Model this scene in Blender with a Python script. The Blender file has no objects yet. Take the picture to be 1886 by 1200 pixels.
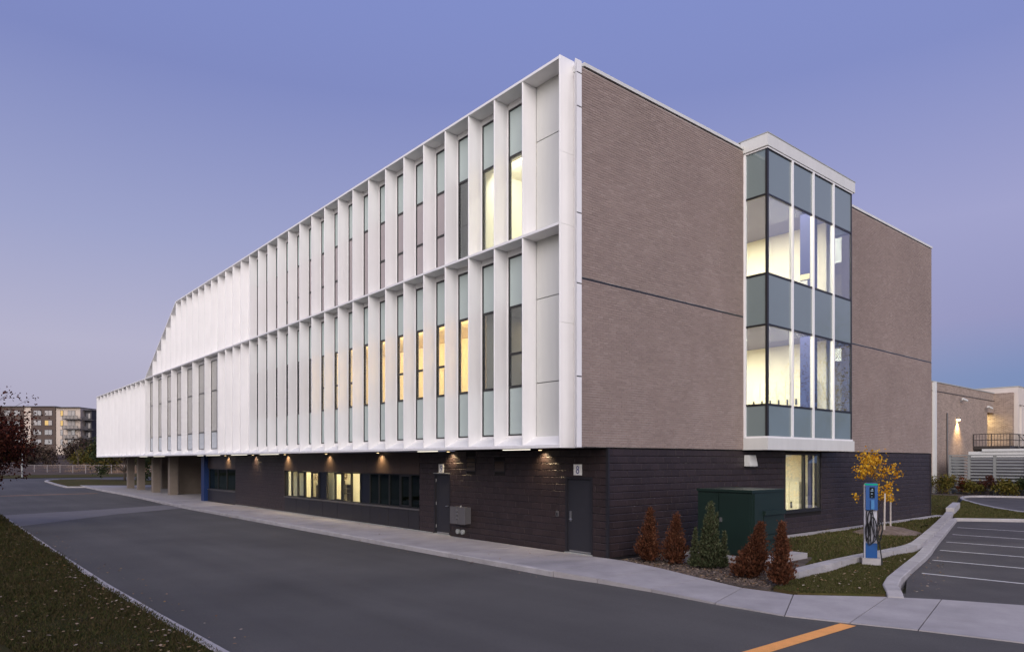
import bpy, bmesh, math, random
from mathutils import Vector
rad = math.radians
rng = random.Random(7)
scene = bpy.context.scene
COL = scene.collection

# ------------------------------------------------------------------ camera
CAM = (12.77, -14.23, 2.65)
cam_data = bpy.data.cameras.new("camera")
cam_data.sensor_width = 36.0
cam_data.lens = 24.41
cam_data.shift_y = 0.1315
cam_data.clip_start = 0.1
cam_data.clip_end = 4000
cam = bpy.data.objects.new("camera", cam_data)
COL.objects.link(cam)
cam.location = CAM
cam.rotation_euler = (rad(90), 0, rad(49.87))
scene.camera = cam

# ------------------------------------------------------------------ dusk sky
world = bpy.data.worlds.new("World")
scene.world = world
world.use_nodes = True
wn, wl = world.node_tree.nodes, world.node_tree.links
wn.clear()
w_out = wn.new("ShaderNodeOutputWorld")
bg = wn.new("ShaderNodeBackground")
tc = wn.new("ShaderNodeTexCoord")
sep = wn.new("ShaderNodeSeparateXYZ")
wl.new(tc.outputs["Generated"], sep.inputs[0])


def s2l(c):
    return tuple(((v / 255) / 12.92 if v / 255 < 0.04045 else ((v / 255 + 0.055) / 1.055) ** 2.4) for v in c)


def ramp(stops):
    r = wn.new("ShaderNodeValToRGB")
    el = r.color_ramp.elements
    while len(el) < len(stops):
        el.new(0.5)
    for e, (p, c) in zip(el, stops):
        e.position = p
        e.color = (*s2l(c), 1)
    wl.new(sep.outputs["Z"], r.inputs["Fac"])
    return r


r_pink = ramp([(0.0, (172, 167, 188)), (0.09, (178, 175, 198)), (0.145, (182, 180, 205)), (0.28, (158, 164, 203)), (0.46, (127, 138, 193)), (0.56, (128, 141, 200)), (0.85, (108, 122, 182))])
r_blue = ramp([(0.0, (118, 138, 178)), (0.10, (125, 144, 187)), (0.17, (150, 152, 193)), (0.285, (161, 163, 205)), (0.46, (132, 143, 199)), (0.56, (131, 144, 203)), (0.85, (108, 122, 182))])
dotn = wn.new("ShaderNodeVectorMath")
dotn.operation = "DOT_PRODUCT"
dotn.inputs[1].default_value = (0.6445, 0.7646, 0)
wl.new(tc.outputs["Generated"], dotn.inputs[0])
mr = wn.new("ShaderNodeMapRange")
mr.inputs["From Min"].default_value = -0.45
mr.inputs["From Max"].default_value = 0.60
wl.new(dotn.outputs["Value"], mr.inputs["Value"])
mix = wn.new("ShaderNodeMix")
mix.data_type = "RGBA"
wl.new(mr.outputs["Result"], mix.inputs[0])
wl.new(r_pink.outputs[0], mix.inputs[6])
wl.new(r_blue.outputs[0], mix.inputs[7])
wl.new(mix.outputs[2], bg.inputs["Color"])
bg.inputs["Strength"].default_value = 1.0
wl.new(bg.outputs[0], w_out.inputs["Surface"])

# ------------------------------------------------------------------ afterglow
sun_d = bpy.data.lights.new("sun", "SUN")
sun_d.energy = 4.9
sun_d.angle = rad(75)
sun_d.color = (1.0, 0.91, 0.85)
sun = bpy.data.objects.new("sun", sun_d)
COL.objects.link(sun)
sun.rotation_euler = Vector((-0.64, 0.70, -0.30)).to_track_quat("-Z", "Y").to_euler()

scene.view_settings.view_transform = "Standard"
scene.view_settings.look = "None"
scene.view_settings.exposure = 0.0
scene.view_settings.gamma = 1.0
scene.view_settings.use_curve_mapping = False
scene.render.engine = "CYCLES"
scene.cycles.max_bounces = 8
scene.cycles.diffuse_bounces = 5
scene.cycles.glossy_bounces = 3
scene.cycles.transparent_max_bounces = 16
scene.cycles.caustics_reflective = False
scene.cycles.caustics_refractive = False
scene.cycles.sample_clamp_indirect = 4.0

# ------------------------------------------------------------------ materials
def principled(name):
    m = bpy.data.materials.new(name)
    m.use_nodes = True
    return m, m.node_tree.nodes, m.node_tree.links, m.node_tree.nodes["Principled BSDF"]


def mat(name, col, rough=0.7, var=0.12, scale=3.0, detail=6.0, bump=0.0, bscale=40.0, metal=0.0, spec=0.4,
        rnd=0.0, col2=None, blotch=0.5, coat=0.0, speck=0.0, rcols=None):
    """procedural material: noise tone + optional second colour blotches, per-island random tone, fine bump"""
    m, n, l, b = principled(name)
    b.inputs["Roughness"].default_value = rough
    b.inputs["Metallic"].default_value = metal
    b.inputs["Specular IOR Level"].default_value = spec
    b.inputs["Coat Weight"].default_value = coat
    co = n.new("ShaderNodeTexCoord")
    geo = n.new("ShaderNodeNewGeometry")
    pos = geo.outputs["Position"]
    nz = n.new("ShaderNodeTexNoise")
    nz.inputs["Scale"].default_value = scale
    nz.inputs["Detail"].default_value = detail
    nz.inputs["Roughness"].default_value = 0.6
    l.new(pos, nz.inputs["Vector"])
    # base colour
    if rcols:
        oi = n.new("ShaderNodeObjectInfo")
        ad = n.new("ShaderNodeMath"); ad.operation = "ADD"
        l.new(geo.outputs["Random Per Island"], ad.inputs[0]); l.new(oi.outputs["Random"], ad.inputs[1])
        fr = n.new("ShaderNodeMath"); fr.operation = "FRACT"
        l.new(ad.outputs[0], fr.inputs[0])
        rr = n.new("ShaderNodeValToRGB")
        el = rr.color_ramp.elements
        while len(el) < len(rcols):
            el.new(0.5)
        for i, (e, c) in enumerate(zip(el, rcols)):
            e.position = i / (len(rcols) - 1)
            e.color = (*c, 1)
        l.new(fr.outputs[0], rr.inputs["Fac"])
        base = rr.outputs["Color"]
    elif col2:
        nb = n.new("ShaderNodeTexNoise")
        nb.inputs["Scale"].default_value = blotch
        nb.inputs["Detail"].default_value = 5
        l.new(pos, nb.inputs["Vector"])
        st = n.new("ShaderNodeMapRange")
        st.inputs["From Min"].default_value = 0.38
        st.inputs["From Max"].default_value = 0.62
        l.new(nb.outputs["Fac"], st.inputs["Value"])
        mx = n.new("ShaderNodeMix"); mx.data_type = "RGBA"
        mx.inputs[6].default_value = (*col, 1); mx.inputs[7].default_value = (*col2, 1)
        l.new(st.outputs["Result"], mx.inputs[0])
        base = mx.outputs[2]
    else:
        rgb = n.new("ShaderNodeRGB"); rgb.outputs[0].default_value = (*col, 1)
        base = rgb.outputs[0]
    # multiplicative tone
    mrn = n.new("ShaderNodeMapRange")
    mrn.inputs["From Min"].default_value = 0.25; mrn.inputs["From Max"].default_value = 0.75
    mrn.inputs["To Min"].default_value = 1 - var; mrn.inputs["To Max"].default_value = 1 + var
    l.new(nz.outputs["Fac"], mrn.inputs["Value"])
    fac = mrn.outputs["Result"]
    if rnd and not rcols:
        oi = n.new("ShaderNodeObjectInfo")
        ad = n.new("ShaderNodeMath"); ad.operation = "ADD"
        l.new(geo.outputs["Random Per Island"], ad.inputs[0]); l.new(oi.outputs["Random"], ad.inputs[1])
        fr = n.new("ShaderNodeMath"); fr.operation = "FRACT"; l.new(ad.outputs[0], fr.inputs[0])
        m2 = n.new("ShaderNodeMapRange")
        m2.inputs["To Min"].default_value = 1 - rnd; m2.inputs["To Max"].default_value = 1 + rnd
        l.new(fr.outputs[0], m2.inputs["Value"])
        mu = n.new("ShaderNodeMath"); mu.operation = "MULTIPLY"
        l.new(fac, mu.inputs[0]); l.new(m2.outputs["Result"], mu.inputs[1]); fac = mu.outputs[0]
    if speck:
        ns = n.new("ShaderNodeTexNoise"); ns.inputs["Scale"].default_value = 90; ns.inputs["Detail"].default_value = 3
        l.new(pos, ns.inputs["Vector"])
        m3 = n.new("ShaderNodeMapRange")
        m3.inputs["From Min"].default_value = 0.3; m3.inputs["From Max"].default_value = 0.7
        m3.inputs["To Min"].default_value = 1 - speck; m3.inputs["To Max"].default_value = 1 + speck
        l.new(ns.outputs["Fac"], m3.inputs["Value"])
        mu = n.new("ShaderNodeMath"); mu.operation = "MULTIPLY"
        l.new(fac, mu.inputs[0]); l.new(m3.outputs["Result"], mu.inputs[1]); fac = mu.outputs[0]
    sc = n.new("ShaderNodeVectorMath"); sc.operation = "SCALE"
    l.new(base, sc.inputs[0]); l.new(fac, sc.inputs["Scale"])
    l.new(sc.outputs[0], b.inputs["Base Color"])
    if bump:
        nb2 = n.new("ShaderNodeTexNoise"); nb2.inputs["Scale"].default_value = bscale; nb2.inputs["Detail"].default_value = 4
        l.new(pos, nb2.inputs["Vector"])
        bp = n.new("ShaderNodeBump"); bp.inputs["Strength"].default_value = bump; bp.inputs["Distance"].default_value = 0.02
        l.new(nb2.outputs["Fac"], bp.inputs["Height"])
        l.new(bp.outputs[0], b.inputs["Normal"])
    return m


def streaks(m, amount, zscale=0.12, scale=5.0):
    """faint weathering streaks running down a surface: a tone change of the paint itself"""
    n, l = m.node_tree.nodes, m.node_tree.links
    b = n["Principled BSDF"]; src = b.inputs["Base Color"].links[0].from_socket
    geo = n.new("ShaderNodeNewGeometry"); mp = n.new("ShaderNodeVectorMath"); mp.operation = "MULTIPLY"; mp.inputs[1].default_value = (1, 1, zscale)
    l.new(geo.outputs["Position"], mp.inputs[0])
    nz = n.new("ShaderNodeTexNoise"); nz.inputs["Scale"].default_value = scale; nz.inputs["Detail"].default_value = 6; nz.inputs["Roughness"].default_value = 0.65
    l.new(mp.outputs[0], nz.inputs["Vector"])
    mr_ = n.new("ShaderNodeMapRange"); mr_.inputs["From Min"].default_value = .3; mr_.inputs["From Max"].default_value = .7
    mr_.inputs["To Min"].default_value = 1 - amount; mr_.inputs["To Max"].default_value = 1 + amount * .4
    l.new(nz.outputs["Fac"], mr_.inputs["Value"])
    sc = n.new("ShaderNodeVectorMath"); sc.operation = "SCALE"; l.new(src, sc.inputs[0]); l.new(mr_.outputs["Result"], sc.inputs["Scale"])
    l.new(sc.outputs[0], b.inputs["Base Color"])


def lanes(m, amount, axis=(0.06, 1.0, 1.0), scale=0.9):
    n, l = m.node_tree.nodes, m.node_tree.links
    b = n["Principled BSDF"]; src = b.inputs["Base Color"].links[0].from_socket
    geo = n.new("ShaderNodeNewGeometry"); mp = n.new("ShaderNodeVectorMath"); mp.operation = "MULTIPLY"; mp.inputs[1].default_value = axis
    l.new(geo.outputs["Position"], mp.inputs[0])
    nz = n.new("ShaderNodeTexNoise"); nz.inputs["Scale"].default_value = scale; nz.inputs["Detail"].default_value = 4
    l.new(mp.outputs[0], nz.inputs["Vector"])
    mr_ = n.new("ShaderNodeMapRange"); mr_.inputs["From Min"].default_value = .3; mr_.inputs["From Max"].default_value = .7
    mr_.inputs["To Min"].default_value = 1 - amount; mr_.inputs["To Max"].default_value = 1 + amount
    l.new(nz.outputs["Fac"], mr_.inputs["Value"])
    sc = n.new("ShaderNodeVectorMath"); sc.operation = "SCALE"; l.new(src, sc.inputs[0]); l.new(mr_.outputs["Result"], sc.inputs["Scale"])
    l.new(sc.outputs[0], b.inputs["Base Color"])


def glass(name, tint=(0.9, 0.95, 0.93), refl=0.07, power=3.2, top=0.85, rtint=(0.95, 0.97, 1)):
    m = bpy.data.materials.new(name); m.use_nodes = True
    n, l = m.node_tree.nodes, m.node_tree.links
    n.clear()
    out = n.new("ShaderNodeOutputMaterial")
    tr = n.new("ShaderNodeBsdfTransparent"); tr.inputs[0].default_value = (*tint, 1)
    gl = n.new("ShaderNodeBsdfGlossy"); gl.inputs["Roughness"].default_value = 0.0
    gl.inputs[0].default_value = (*rtint, 1)
    lw = n.new("ShaderNodeLayerWeight"); lw.inputs["Blend"].default_value = 0.5
    pw = n.new("ShaderNodeMath"); pw.operation = "POWER"; pw.inputs[1].default_value = power
    l.new(lw.outputs["Facing"], pw.inputs[0])
    mr_ = n.new("ShaderNodeMapRange"); mr_.inputs["To Min"].default_value = refl; mr_.inputs["To Max"].default_value = top
    l.new(pw.outputs[0], mr_.inputs["Value"])
    mx = n.new("ShaderNodeMixShader")
    l.new(mr_.outputs["Result"], mx.inputs[0]); l.new(tr.outputs[0], mx.inputs[1]); l.new(gl.outputs[0], mx.inputs[2])
    l.new(mx.outputs[0], out.inputs["Surface"])
    return m


def emit(name, col, strength):
    m = bpy.data.materials.new(name); m.use_nodes = True
    n, l = m.node_tree.nodes, m.node_tree.links
    n.clear()
    out = n.new("ShaderNodeOutputMaterial")
    e = n.new("ShaderNodeEmission"); e.inputs[0].default_value = (*col, 1); e.inputs[1].default_value = strength
    l.new(e.outputs[0], out.inputs["Surface"])
    return m


def leafmat(name, cols, rough=0.6, trans=0.25):
    m, n, l, b = principled(name)
    b.inputs["Roughness"].default_value = rough
    b.inputs["Specular IOR Level"].default_value = 0.08
    geo = n.new("ShaderNodeNewGeometry")
    rr = n.new("ShaderNodeValToRGB")
    el = rr.color_ramp.elements
    while len(el) < len(cols):
        el.new(0.5)
    for i, (e, c) in enumerate(zip(el, cols)):
        e.position = i / (len(cols) - 1); e.color = (*c, 1)
    l.new(geo.outputs["Random Per Island"], rr.inputs["Fac"])
    l.new(rr.outputs["Color"], b.inputs["Base Color"])
    if trans:
        t = n.new("ShaderNodeBsdfTranslucent"); l.new(rr.outputs["Color"], t.inputs[0])
        mx = n.new("ShaderNodeMixShader"); mx.inputs[0].default_value = trans
        l.new(b.outputs[0], mx.inputs[1]); l.new(t.outputs[0], mx.inputs[2])
        l.new(mx.outputs[0], n["Material Output"].inputs["Surface"])
    return m


WHITE = mat("white_metal", (0.80, 0.79, 0.785), 0.42, 0.035, 0.7, spec=0.45)
WHITE2 = mat("offwhite_metal", (0.62, 0.62, 0.59), 0.4, 0.03, 0.8)
PANEL = mat("grey_white_panel", (0.60, 0.60, 0.57), 0.3, 0.03, 0.6, spec=0.5)
streaks(WHITE, 0.04); streaks(PANEL, 0.04); streaks(WHITE2, 0.06)
BRICK = mat("brown_brick", (0.2, 0.16, 0.15), 0.85, 0.10, 0.35, bump=0.25, bscale=60,
            rcols=[(0.275, 0.213, 0.183), (0.288, 0.224, 0.194), (0.266, 0.205, 0.178), (0.308, 0.242, 0.212), (0.278, 0.213, 0.186), (0.248, 0.191, 0.167), (0.286, 0.221, 0.193), (0.272, 0.209, 0.182), (0.252, 0.194, 0.170), (0.28, 0.216, 0.19)])
MORTAR = mat("brick_mortar", (0.36, 0.30, 0.27), 0.95, 0.2, 0.9, col2=(0.60, 0.53, 0.49), blotch=1.1)
BLOCK = mat("dark_painted_block", (0.027, 0.0175, 0.018), 0.42, 0.18, 2.0, bump=0.35, bscale=70, rnd=0.14, spec=0.5)
BLOCKJ = mat("dark_block_joint", (0.010, 0.008, 0.008), 0.8, 0.1)
DARKMETAL = mat("charcoal_metal", (0.018, 0.017, 0.021), 0.4, 0.1, 1.5, spec=0.5)
BLACKFR = mat("black_frame", (0.018, 0.018, 0.02), 0.35, 0.05)
BRONZE = mat("bronze_metal_panel", (0.055, 0.036, 0.026), 0.38, 0.1, 1.0, spec=0.5, rnd=0.12)
DOORM = mat("charcoal_door_paint", (0.024, 0.024, 0.03), 0.45, 0.05, 2.0)
STEEL = mat("brushed_steel", (0.55, 0.55, 0.55), 0.3, 0.05, 8, metal=0.9)
GREYBOX = mat("grey_enclosure_paint", (0.10, 0.095, 0.098), 0.45, 0.08, 3)
CONC = mat("pavement_concrete", (0.325, 0.305, 0.305), 0.9, 0.13, 1.1, bump=0.15, bscale=90, speck=0.08, rnd=0.06, col2=(0.375, 0.35, 0.348), blotch=0.8)
CONCWARM = mat("cast_concrete", (0.22, 0.182, 0.15), 0.88, 0.12, 1.5, bump=0.15)
KERB = mat("kerb_concrete", (0.38, 0.36, 0.36), 0.9, 0.16, 2.2, bump=0.3, bscale=50, speck=0.1, rnd=0.08)
ASPH = mat("asphalt", (0.067, 0.063, 0.060), 0.85, 0.14, 0.35, bump=0.25, bscale=140, speck=0.22, col2=(0.082, 0.077, 0.073), blotch=0.12)
ASPH2 = mat("parking_asphalt", (0.062, 0.057, 0.056), 0.85, 0.16, 0.7, bump=0.25, bscale=140, speck=0.25, col2=(0.078, 0.071, 0.069), blotch=0.35)
BAND = mat("worn_concrete_band", (0.150, 0.142, 0.146), 0.88, 0.12, 0.9, speck=0.1, bump=0.15, bscale=120)
lanes(ASPH, 0.13); lanes(ASPH, 0.10, (1, 1, 1), 0.25); lanes(ASPH2, 0.12, (1, 1, 1), 0.6)
WPAINT = mat("white_road_paint", (0.62, 0.61, 0.60), 0.8, 0.22, 6, speck=0.25)
YPAINT = mat("orange_road_paint", (0.82, 0.36, 0.10), 0.8, 0.12, 5, speck=0.18)
SOIL = mat("mulch_soil", (0.055, 0.040, 0.030), 0.95, 0.4, 6, bump=0.8, bscale=25, col2=(0.09, 0.07, 0.055), blotch=2)
TURF = mat("lawn_turf", (0.052, 0.056, 0.016), 0.95, 0.3, 4, spec=0.05, bump=0.6, bscale=40, col2=(0.085, 0.062, 0.028), blotch=0.7)
TURFD = mat("verge_turf", (0.030, 0.034, 0.011), 0.95, 0.35, 4, spec=0.05, bump=0.6, bscale=40, col2=(0.055, 0.038, 0.020), blotch=0.6)
FIELD = mat("open_ground", (0.07, 0.07, 0.035), 0.95, 0.2, 0.2, col2=(0.10, 0.08, 0.05), blotch=0.05)
BANKM = mat("brown_bank_earth", (0.055, 0.036, 0.024), 0.95, 0.3, 0.3, col2=(0.08, 0.052, 0.034), blotch=0.15)
GREENT = mat("dark_green_enamel", (0.008, 0.020, 0.016), 0.42, 0.12, 1.5, spec=0.5)
SOFFIT = mat("soffit_metal", (0.06, 0.052, 0.048), 0.5, 0.06, 1)
streaks(CONC, 0.16, 1.0, 0.9); streaks(KERB, 0.14, 1.0, 2.0); streaks(MORTAR, 0.10, 0.15, 1.5)
WALLIN = mat("cream_interior_paint", (0.76, 0.71, 0.60), 0.8, 0.03, 0.5)
CEILIN = mat("ceiling_with_sky_reflection_tint", (0.20, 0.195, 0.29), 0.8, 0.03, 0.5)  # violet of the sky reflected in the glass is put into this colour
FLOORIN = mat("interior_floor", (0.52, 0.48, 0.40), 0.6, 0.05, 2)
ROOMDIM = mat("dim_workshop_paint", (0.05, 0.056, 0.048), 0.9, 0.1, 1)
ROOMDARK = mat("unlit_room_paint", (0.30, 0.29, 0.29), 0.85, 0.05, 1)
LOCKER = mat("cream_locker_enamel", (0.76, 0.70, 0.54), 0.45, 0.02, 1)
BLUEP = mat("blue_column_paint", (0.028, 0.034, 0.125), 0.5, 0.05, 1)
BLUEM = mat("blue_metal_panel", (0.010, 0.030, 0.115), 0.4, 0.06, 1)
SPAN = mat("teal_spandrel_glass", (0.42, 0.495, 0.475), 0.12, 0.03, 0.5, spec=0.6)
SPANB = mat("bay_spandrel_glass", (0.17, 0.215, 0.215), 0.06, 0.04, 0.4, spec=0.9, coat=0.3)
FROST = mat("frosted_window_film", (0.38, 0.37, 0.34), 0.2, 0.05, 0.6, spec=0.6)
FROSTB = mat("pale_spandrel_glass", (0.44, 0.48, 0.52), 0.14, 0.04, 0.6, spec=0.6)
GLASS = glass("window_glass")
GLASSB = glass("bay_glass", (0.93, 0.96, 0.94), 0.06, 3.0, 0.85)
GLASSG = glass("ground_floor_glass", (0.93, 0.96, 0.93), 0.05, 3.5, 0.35)
TGLASS = glass("glass_with_reflected_green", (0.45, 0.55, 0.48), 0.07, 3.0, 0.40, (0.70, 0.85, 0.76))  # green of reflected trees and grass is coloured into the glass
BLINDG = mat("blind_behind_glass", (0.36, 0.32, 0.325), 0.12, 0.06, 0.8, spec=0.6)
DGLASS = glass("dim_window_glass", (0.55, 0.62, 0.58), 0.10, 2.5, 0.9)
NAVY = mat("navy_infill_panel", (0.006, 0.009, 0.018), 0.5, 0.08, 1)
BARK = mat("tree_bark", (0.075, 0.058, 0.046), 0.95, 0.3, 6, bump=0.6, bscale=20)
TWIG = mat("bare_twigs", (0.070, 0.052, 0.045), 0.95, 0.2, 3)
STAKE = mat("pale_timber_stake", (0.42, 0.38, 0.35), 0.9, 0.15, 5)
SIGNW = mat("white_sign_plate", (0.78, 0.77, 0.74), 0.4, 0.03, 2)
DIGIT = mat("blue_sign_lettering", (0.030, 0.040, 0.22), 0.5, 0.02, 2)
EVBLUE = mat("ev_blue_plastic", (0.003, 0.065, 0.235), 0.35, 0.05, 2, spec=0.5)
EVGREY = mat("ev_grey_metal", (0.42, 0.42, 0.47), 0.4, 0.05, 2)
RUBBER = mat("black_cable_rubber", (0.012, 0.012, 0.014), 0.5, 0.05, 2)
SCREEN = mat("dark_screen", (0.012, 0.016, 0.02), 0.1, 0.05, 2)
ANNEXB = None
SCREENM = mat("grey_louvre_paint", (0.235, 0.24, 0.225), 0.5, 0.08, 2)
GALV = mat("galvanised_metal", (0.36, 0.375, 0.36), 0.5, 0.08, 2)
IRON = mat("dark_painted_iron", (0.035, 0.030, 0.028), 0.5, 0.1, 3)
PRECAST = mat("pale_precast_concrete", (0.56, 0.50, 0.45), 0.85, 0.08, 1.2)
APTBROWN = mat("apartment_brown_brick", (0.08, 0.058, 0.048), 0.9, 0.12, 1.0)
APTCREAM = mat("apartment_cream_render", (0.46, 0.39, 0.33), 0.9, 0.06, 0.5)
APTDARK = mat("apartment_dark_cladding", (0.045, 0.042, 0.048), 0.7, 0.1, 0.5)
APTRAIL = mat("balcony_rail_glass", (0.20, 0.18, 0.165), 0.4, 0.1, 1)
APTGLASS = mat("apartment_window_glass", (0.12, 0.12, 0.13), 0.1, 0.1, 0.3, spec=0.7)
APTCURT = mat("apartment_window_blind", (0.30, 0.28, 0.265), 0.4, 0.15, 0.6)
APTLIT = emit("apartment_lit_window", (1.0, 0.66, 0.26), 0.85)
LAMPW = emit("lamp_white", (1.0, 0.93, 0.78), 2.0)
LAMPWARM = emit("lamp_warm", (1.0, 0.72, 0.38), 6.0)
CEILLAMP = emit("ceiling_lamp", (1.0, 0.92, 0.74), 3.5)
EVRING = emit("ev_green_ring", (0.02, 0.60, 0.36), 0.55)

# ------------------------------------------------------------------ mesh helpers
class M:
    def __init__(self):
        self.v = []; self.f = []

    def add(self, vs, fs):
        o = len(self.v)
        self.v += [tuple(p) for p in vs]
        self.f += [tuple(i + o for i in q) for q in fs]

    def box(self, x0, x1, y0, y1, z0, z1):
        x0, x1 = min(x0, x1), max(x0, x1); y0, y1 = min(y0, y1), max(y0, y1); z0, z1 = min(z0, z1), max(z0, z1)
        self.add([(x0, y0, z0), (x1, y0, z0), (x1, y1, z0), (x0, y1, z0), (x0, y0, z1), (x1, y0, z1), (x1, y1, z1), (x0, y1, z1)],
                 [(3, 2, 1, 0), (4, 5, 6, 7), (0, 1, 5, 4), (1, 2, 6, 5), (2, 3, 7, 6), (3, 0, 4, 7)])
        return self

    def obox(self, c, ax, ay, hz0, hz1):
        """box with horizontal half-axes ax, ay (2-vectors) round c (x,y) from z hz0 to hz1"""
        cx, cy = c
        q = [(cx - ax[0] - ay[0], cy - ax[1] - ay[1]), (cx + ax[0] - ay[0], cy + ax[1] - ay[1]),
             (cx + ax[0] + ay[0], cy + ax[1] + ay[1]), (cx - ax[0] + ay[0], cy - ax[1] + ay[1])]
        self.prism(q, hz0, hz1)
        return self

    def prism(self, poly, z0, z1):
        n = len(poly)
        a = sum(poly[i][0] * poly[(i + 1) % n][1] - poly[(i + 1) % n][0] * poly[i][1] for i in range(n))
        if a < 0:
            poly = poly[::-1]
        vs = [(p[0], p[1], z0) for p in poly] + [(p[0], p[1], z1) for p in poly]
        fs = [tuple(range(n))[::-1], tuple(range(n, 2 * n))] + [(i, (i + 1) % n, (i + 1) % n + n, i + n) for i in range(n)]
        self.add(vs, fs)
        return self

    def xprism(self, poly, x0, x1):
        """poly in (y,z), extruded along x"""
        n = len(poly)
        vs = [(x0, p[0], p[1]) for p in poly] + [(x1, p[0], p[1]) for p in poly]
        self.add(vs, [tuple(range(n)), tuple(range(n, 2 * n))[::-1]] + [(i + n, (i + 1) % n + n, (i + 1) % n, i) for i in range(n)])
        return self

    def yprism(self, poly, y0, y1):
        """poly in (x,z), extruded along y"""
        n = len(poly)
        vs = [(p[0], y0, p[1]) for p in poly] + [(p[0], y1, p[1]) for p in poly]
        self.add(vs, [tuple(range(n)), tuple(range(n, 2 * n))[::-1]] + [(i + n, (i + 1) % n + n, (i + 1) % n, i) for i in range(n)])
        return self

    def tube(self, pts, rads, n=6, cap=True):
        pts = [Vector(p) for p in pts]
        if not isinstance(rads, (list, tuple)):
            rads = [rads] * len(pts)
        vs = []; fs = []
        for i, p in enumerate(pts):
            d = (pts[min(i + 1, len(pts) - 1)] - pts[max(i - 1, 0)])
            if d.length < 1e-6:
                d = Vector((0, 0, 1))
            d.normalize()
            a = d.cross(Vector((0, 0, 1)) if abs(d.z) < 0.9 else Vector((1, 0, 0))).normalized()
            b = d.cross(a)
            for k in range(n):
                t = 2 * math.pi * k / n
                vs.append(tuple(p + (a * math.cos(t) + b * math.sin(t)) * rads[i]))
        for i in range(len(pts) - 1):
            for k in range(n):
                fs.append((i * n + k, i * n + (k + 1) % n, (i + 1) * n + (k + 1) % n, (i + 1) * n + k))
        if cap:
            fs.append(tuple(range(n))[::-1]); fs.append(tuple((len(pts) - 1) * n + k for k in range(n)))
        self.add(vs, fs)
        return self

    def leaf(self, p, d, s, w=0.6, up=None):
        """one kite-shaped leaf at p along d, length s"""
        d = Vector(d).normalized()
        a = d.cross(up or Vector((rng.uniform(-1, 1), rng.uniform(-1, 1), rng.uniform(-1, 1))))
        if a.length < 1e-4:
            a = d.cross(Vector((0.3, 0.5, 0.8)))
        a.normalize()
        p = Vector(p)
        self.add([p, p + d * s * 0.45 + a * s * w * 0.5, p + d * s, p + d * s * 0.45 - a * s * w * 0.5], [(0, 1, 2, 3)])
        return self


WORLDLOC = {}


def mesh_of(name, m, material, smooth=False, origin=None, tri=False):
    xs = [v[0] for v in m.v]; ys = [v[1] for v in m.v]; zs = [v[2] for v in m.v]
    if origin is None:
        origin = ((min(xs) + max(xs)) / 2, (min(ys) + max(ys)) / 2, min(zs))
    me = bpy.data.meshes.new(name)
    me.from_pydata([(v[0] - origin[0], v[1] - origin[1], v[2] - origin[2]) for v in m.v], [], m.f)
    if tri:
        bm = bmesh.new(); bm.from_mesh(me)
        bmesh.ops.triangulate(bm, faces=bm.faces[:])
        bm.to_mesh(me); bm.free()
    me.materials.append(material)
    if smooth:
        me.polygons.foreach_set("use_smooth", [True] * len(me.polygons))
    me.update()
    return me, origin


def link(name, data, origin, parent=None, **props):
    o = bpy.data.objects.new(name, data)
    COL.objects.link(o)
    if parent is not None:
        pl = WORLDLOC[parent.name]
        o.parent = parent
        o.location = (origin[0] - pl[0], origin[1] - pl[1], origin[2] - pl[2])
    else:
        o.location = origin
    WORLDLOC[o.name] = tuple(origin)
    for k, v in props.items():
        o[k] = v
    return o


def obj(name, m, material, parent=None, smooth=False, origin=None, tri=False, **props):
    me, og = mesh_of(name, m, material, smooth, origin, tri)
    return link(name, me, og, parent, **props)


def thing(name, loc, label, category, group=None):
    o = link(name, None, loc, None, label=label, category=category)
    o.empty_display_size = 0.2
    if group:
        o["group"] = group
    return o


def copy_thing(root, loc, label=None, group=None):
    c = root.copy(); COL.objects.link(c); c.location = loc; WORLDLOC[c.name] = tuple(loc)
    if label:
        c["label"] = label
    if group:
        c["group"] = group
    pairs = [(root, c)]
    while pairs:
        a, b = pairs.pop()
        for ch in list(a.children):
            d = ch.copy(); COL.objects.link(d); d.parent = b
            pairs.append((ch, d))
    return c


def area_light(name, loc, size, power, col, direction=(0, 0, -1), parent=None, spread=180):
    d = bpy.data.lights.new(name, "AREA")
    d.shape = "RECTANGLE"; d.size, d.size_y = size
    d.energy = power; d.color = col; d.spread = rad(spread)
    o = bpy.data.objects.new(name, d); COL.objects.link(o)
    o.rotation_euler = Vector(direction).to_track_quat("-Z", "Y").to_euler()
    if parent is not None:
        pl = WORLDLOC[parent.name]; o.parent = parent
        o.location = (loc[0] - pl[0], loc[1] - pl[1], loc[2] - pl[2])
    else:
        o.location = loc
    return o


def structure(name, poly, z, material, thick=None):
    m = M()
    if thick:
        m.prism(poly, z - thick, z)
    else:
        n = len(poly)
        a = sum(poly[i][0] * poly[(i + 1) % n][1] - poly[(i + 1) % n][0] * poly[i][1] for i in range(n))
        if a < 0:
            poly = poly[::-1]
        m.add([(p[0], p[1], z) for p in poly], [tuple(range(n))])
    return obj(name, m, material, kind="structure", tri=True)


def in_poly(x, y, poly):
    c = False; j = len(poly) - 1
    for i in range(len(poly)):
        xi, yi = poly[i]; xj, yj = poly[j]
        if (yi > y) != (yj > y) and x < (xj - xi) * (y - yi) / (yj - yi) + xi:
            c = not c
        j = i
    return c


def strip_segments(path, w):
    """quads of width w along a polyline (left/right offsets at mitred vertices)"""
    L_, R_ = [], []
    for i, p in enumerate(path):
        a = Vector(path[max(i - 1, 0)]); b = Vector(path[min(i + 1, len(path) - 1)])
        d = (b - a).normalized(); nrm = Vector((-d.y, d.x))
        L_.append((p[0] + nrm.x * w / 2, p[1] + nrm.y * w / 2)); R_.append((p[0] - nrm.x * w / 2, p[1] - nrm.y * w / 2))
    return L_, R_


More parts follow.
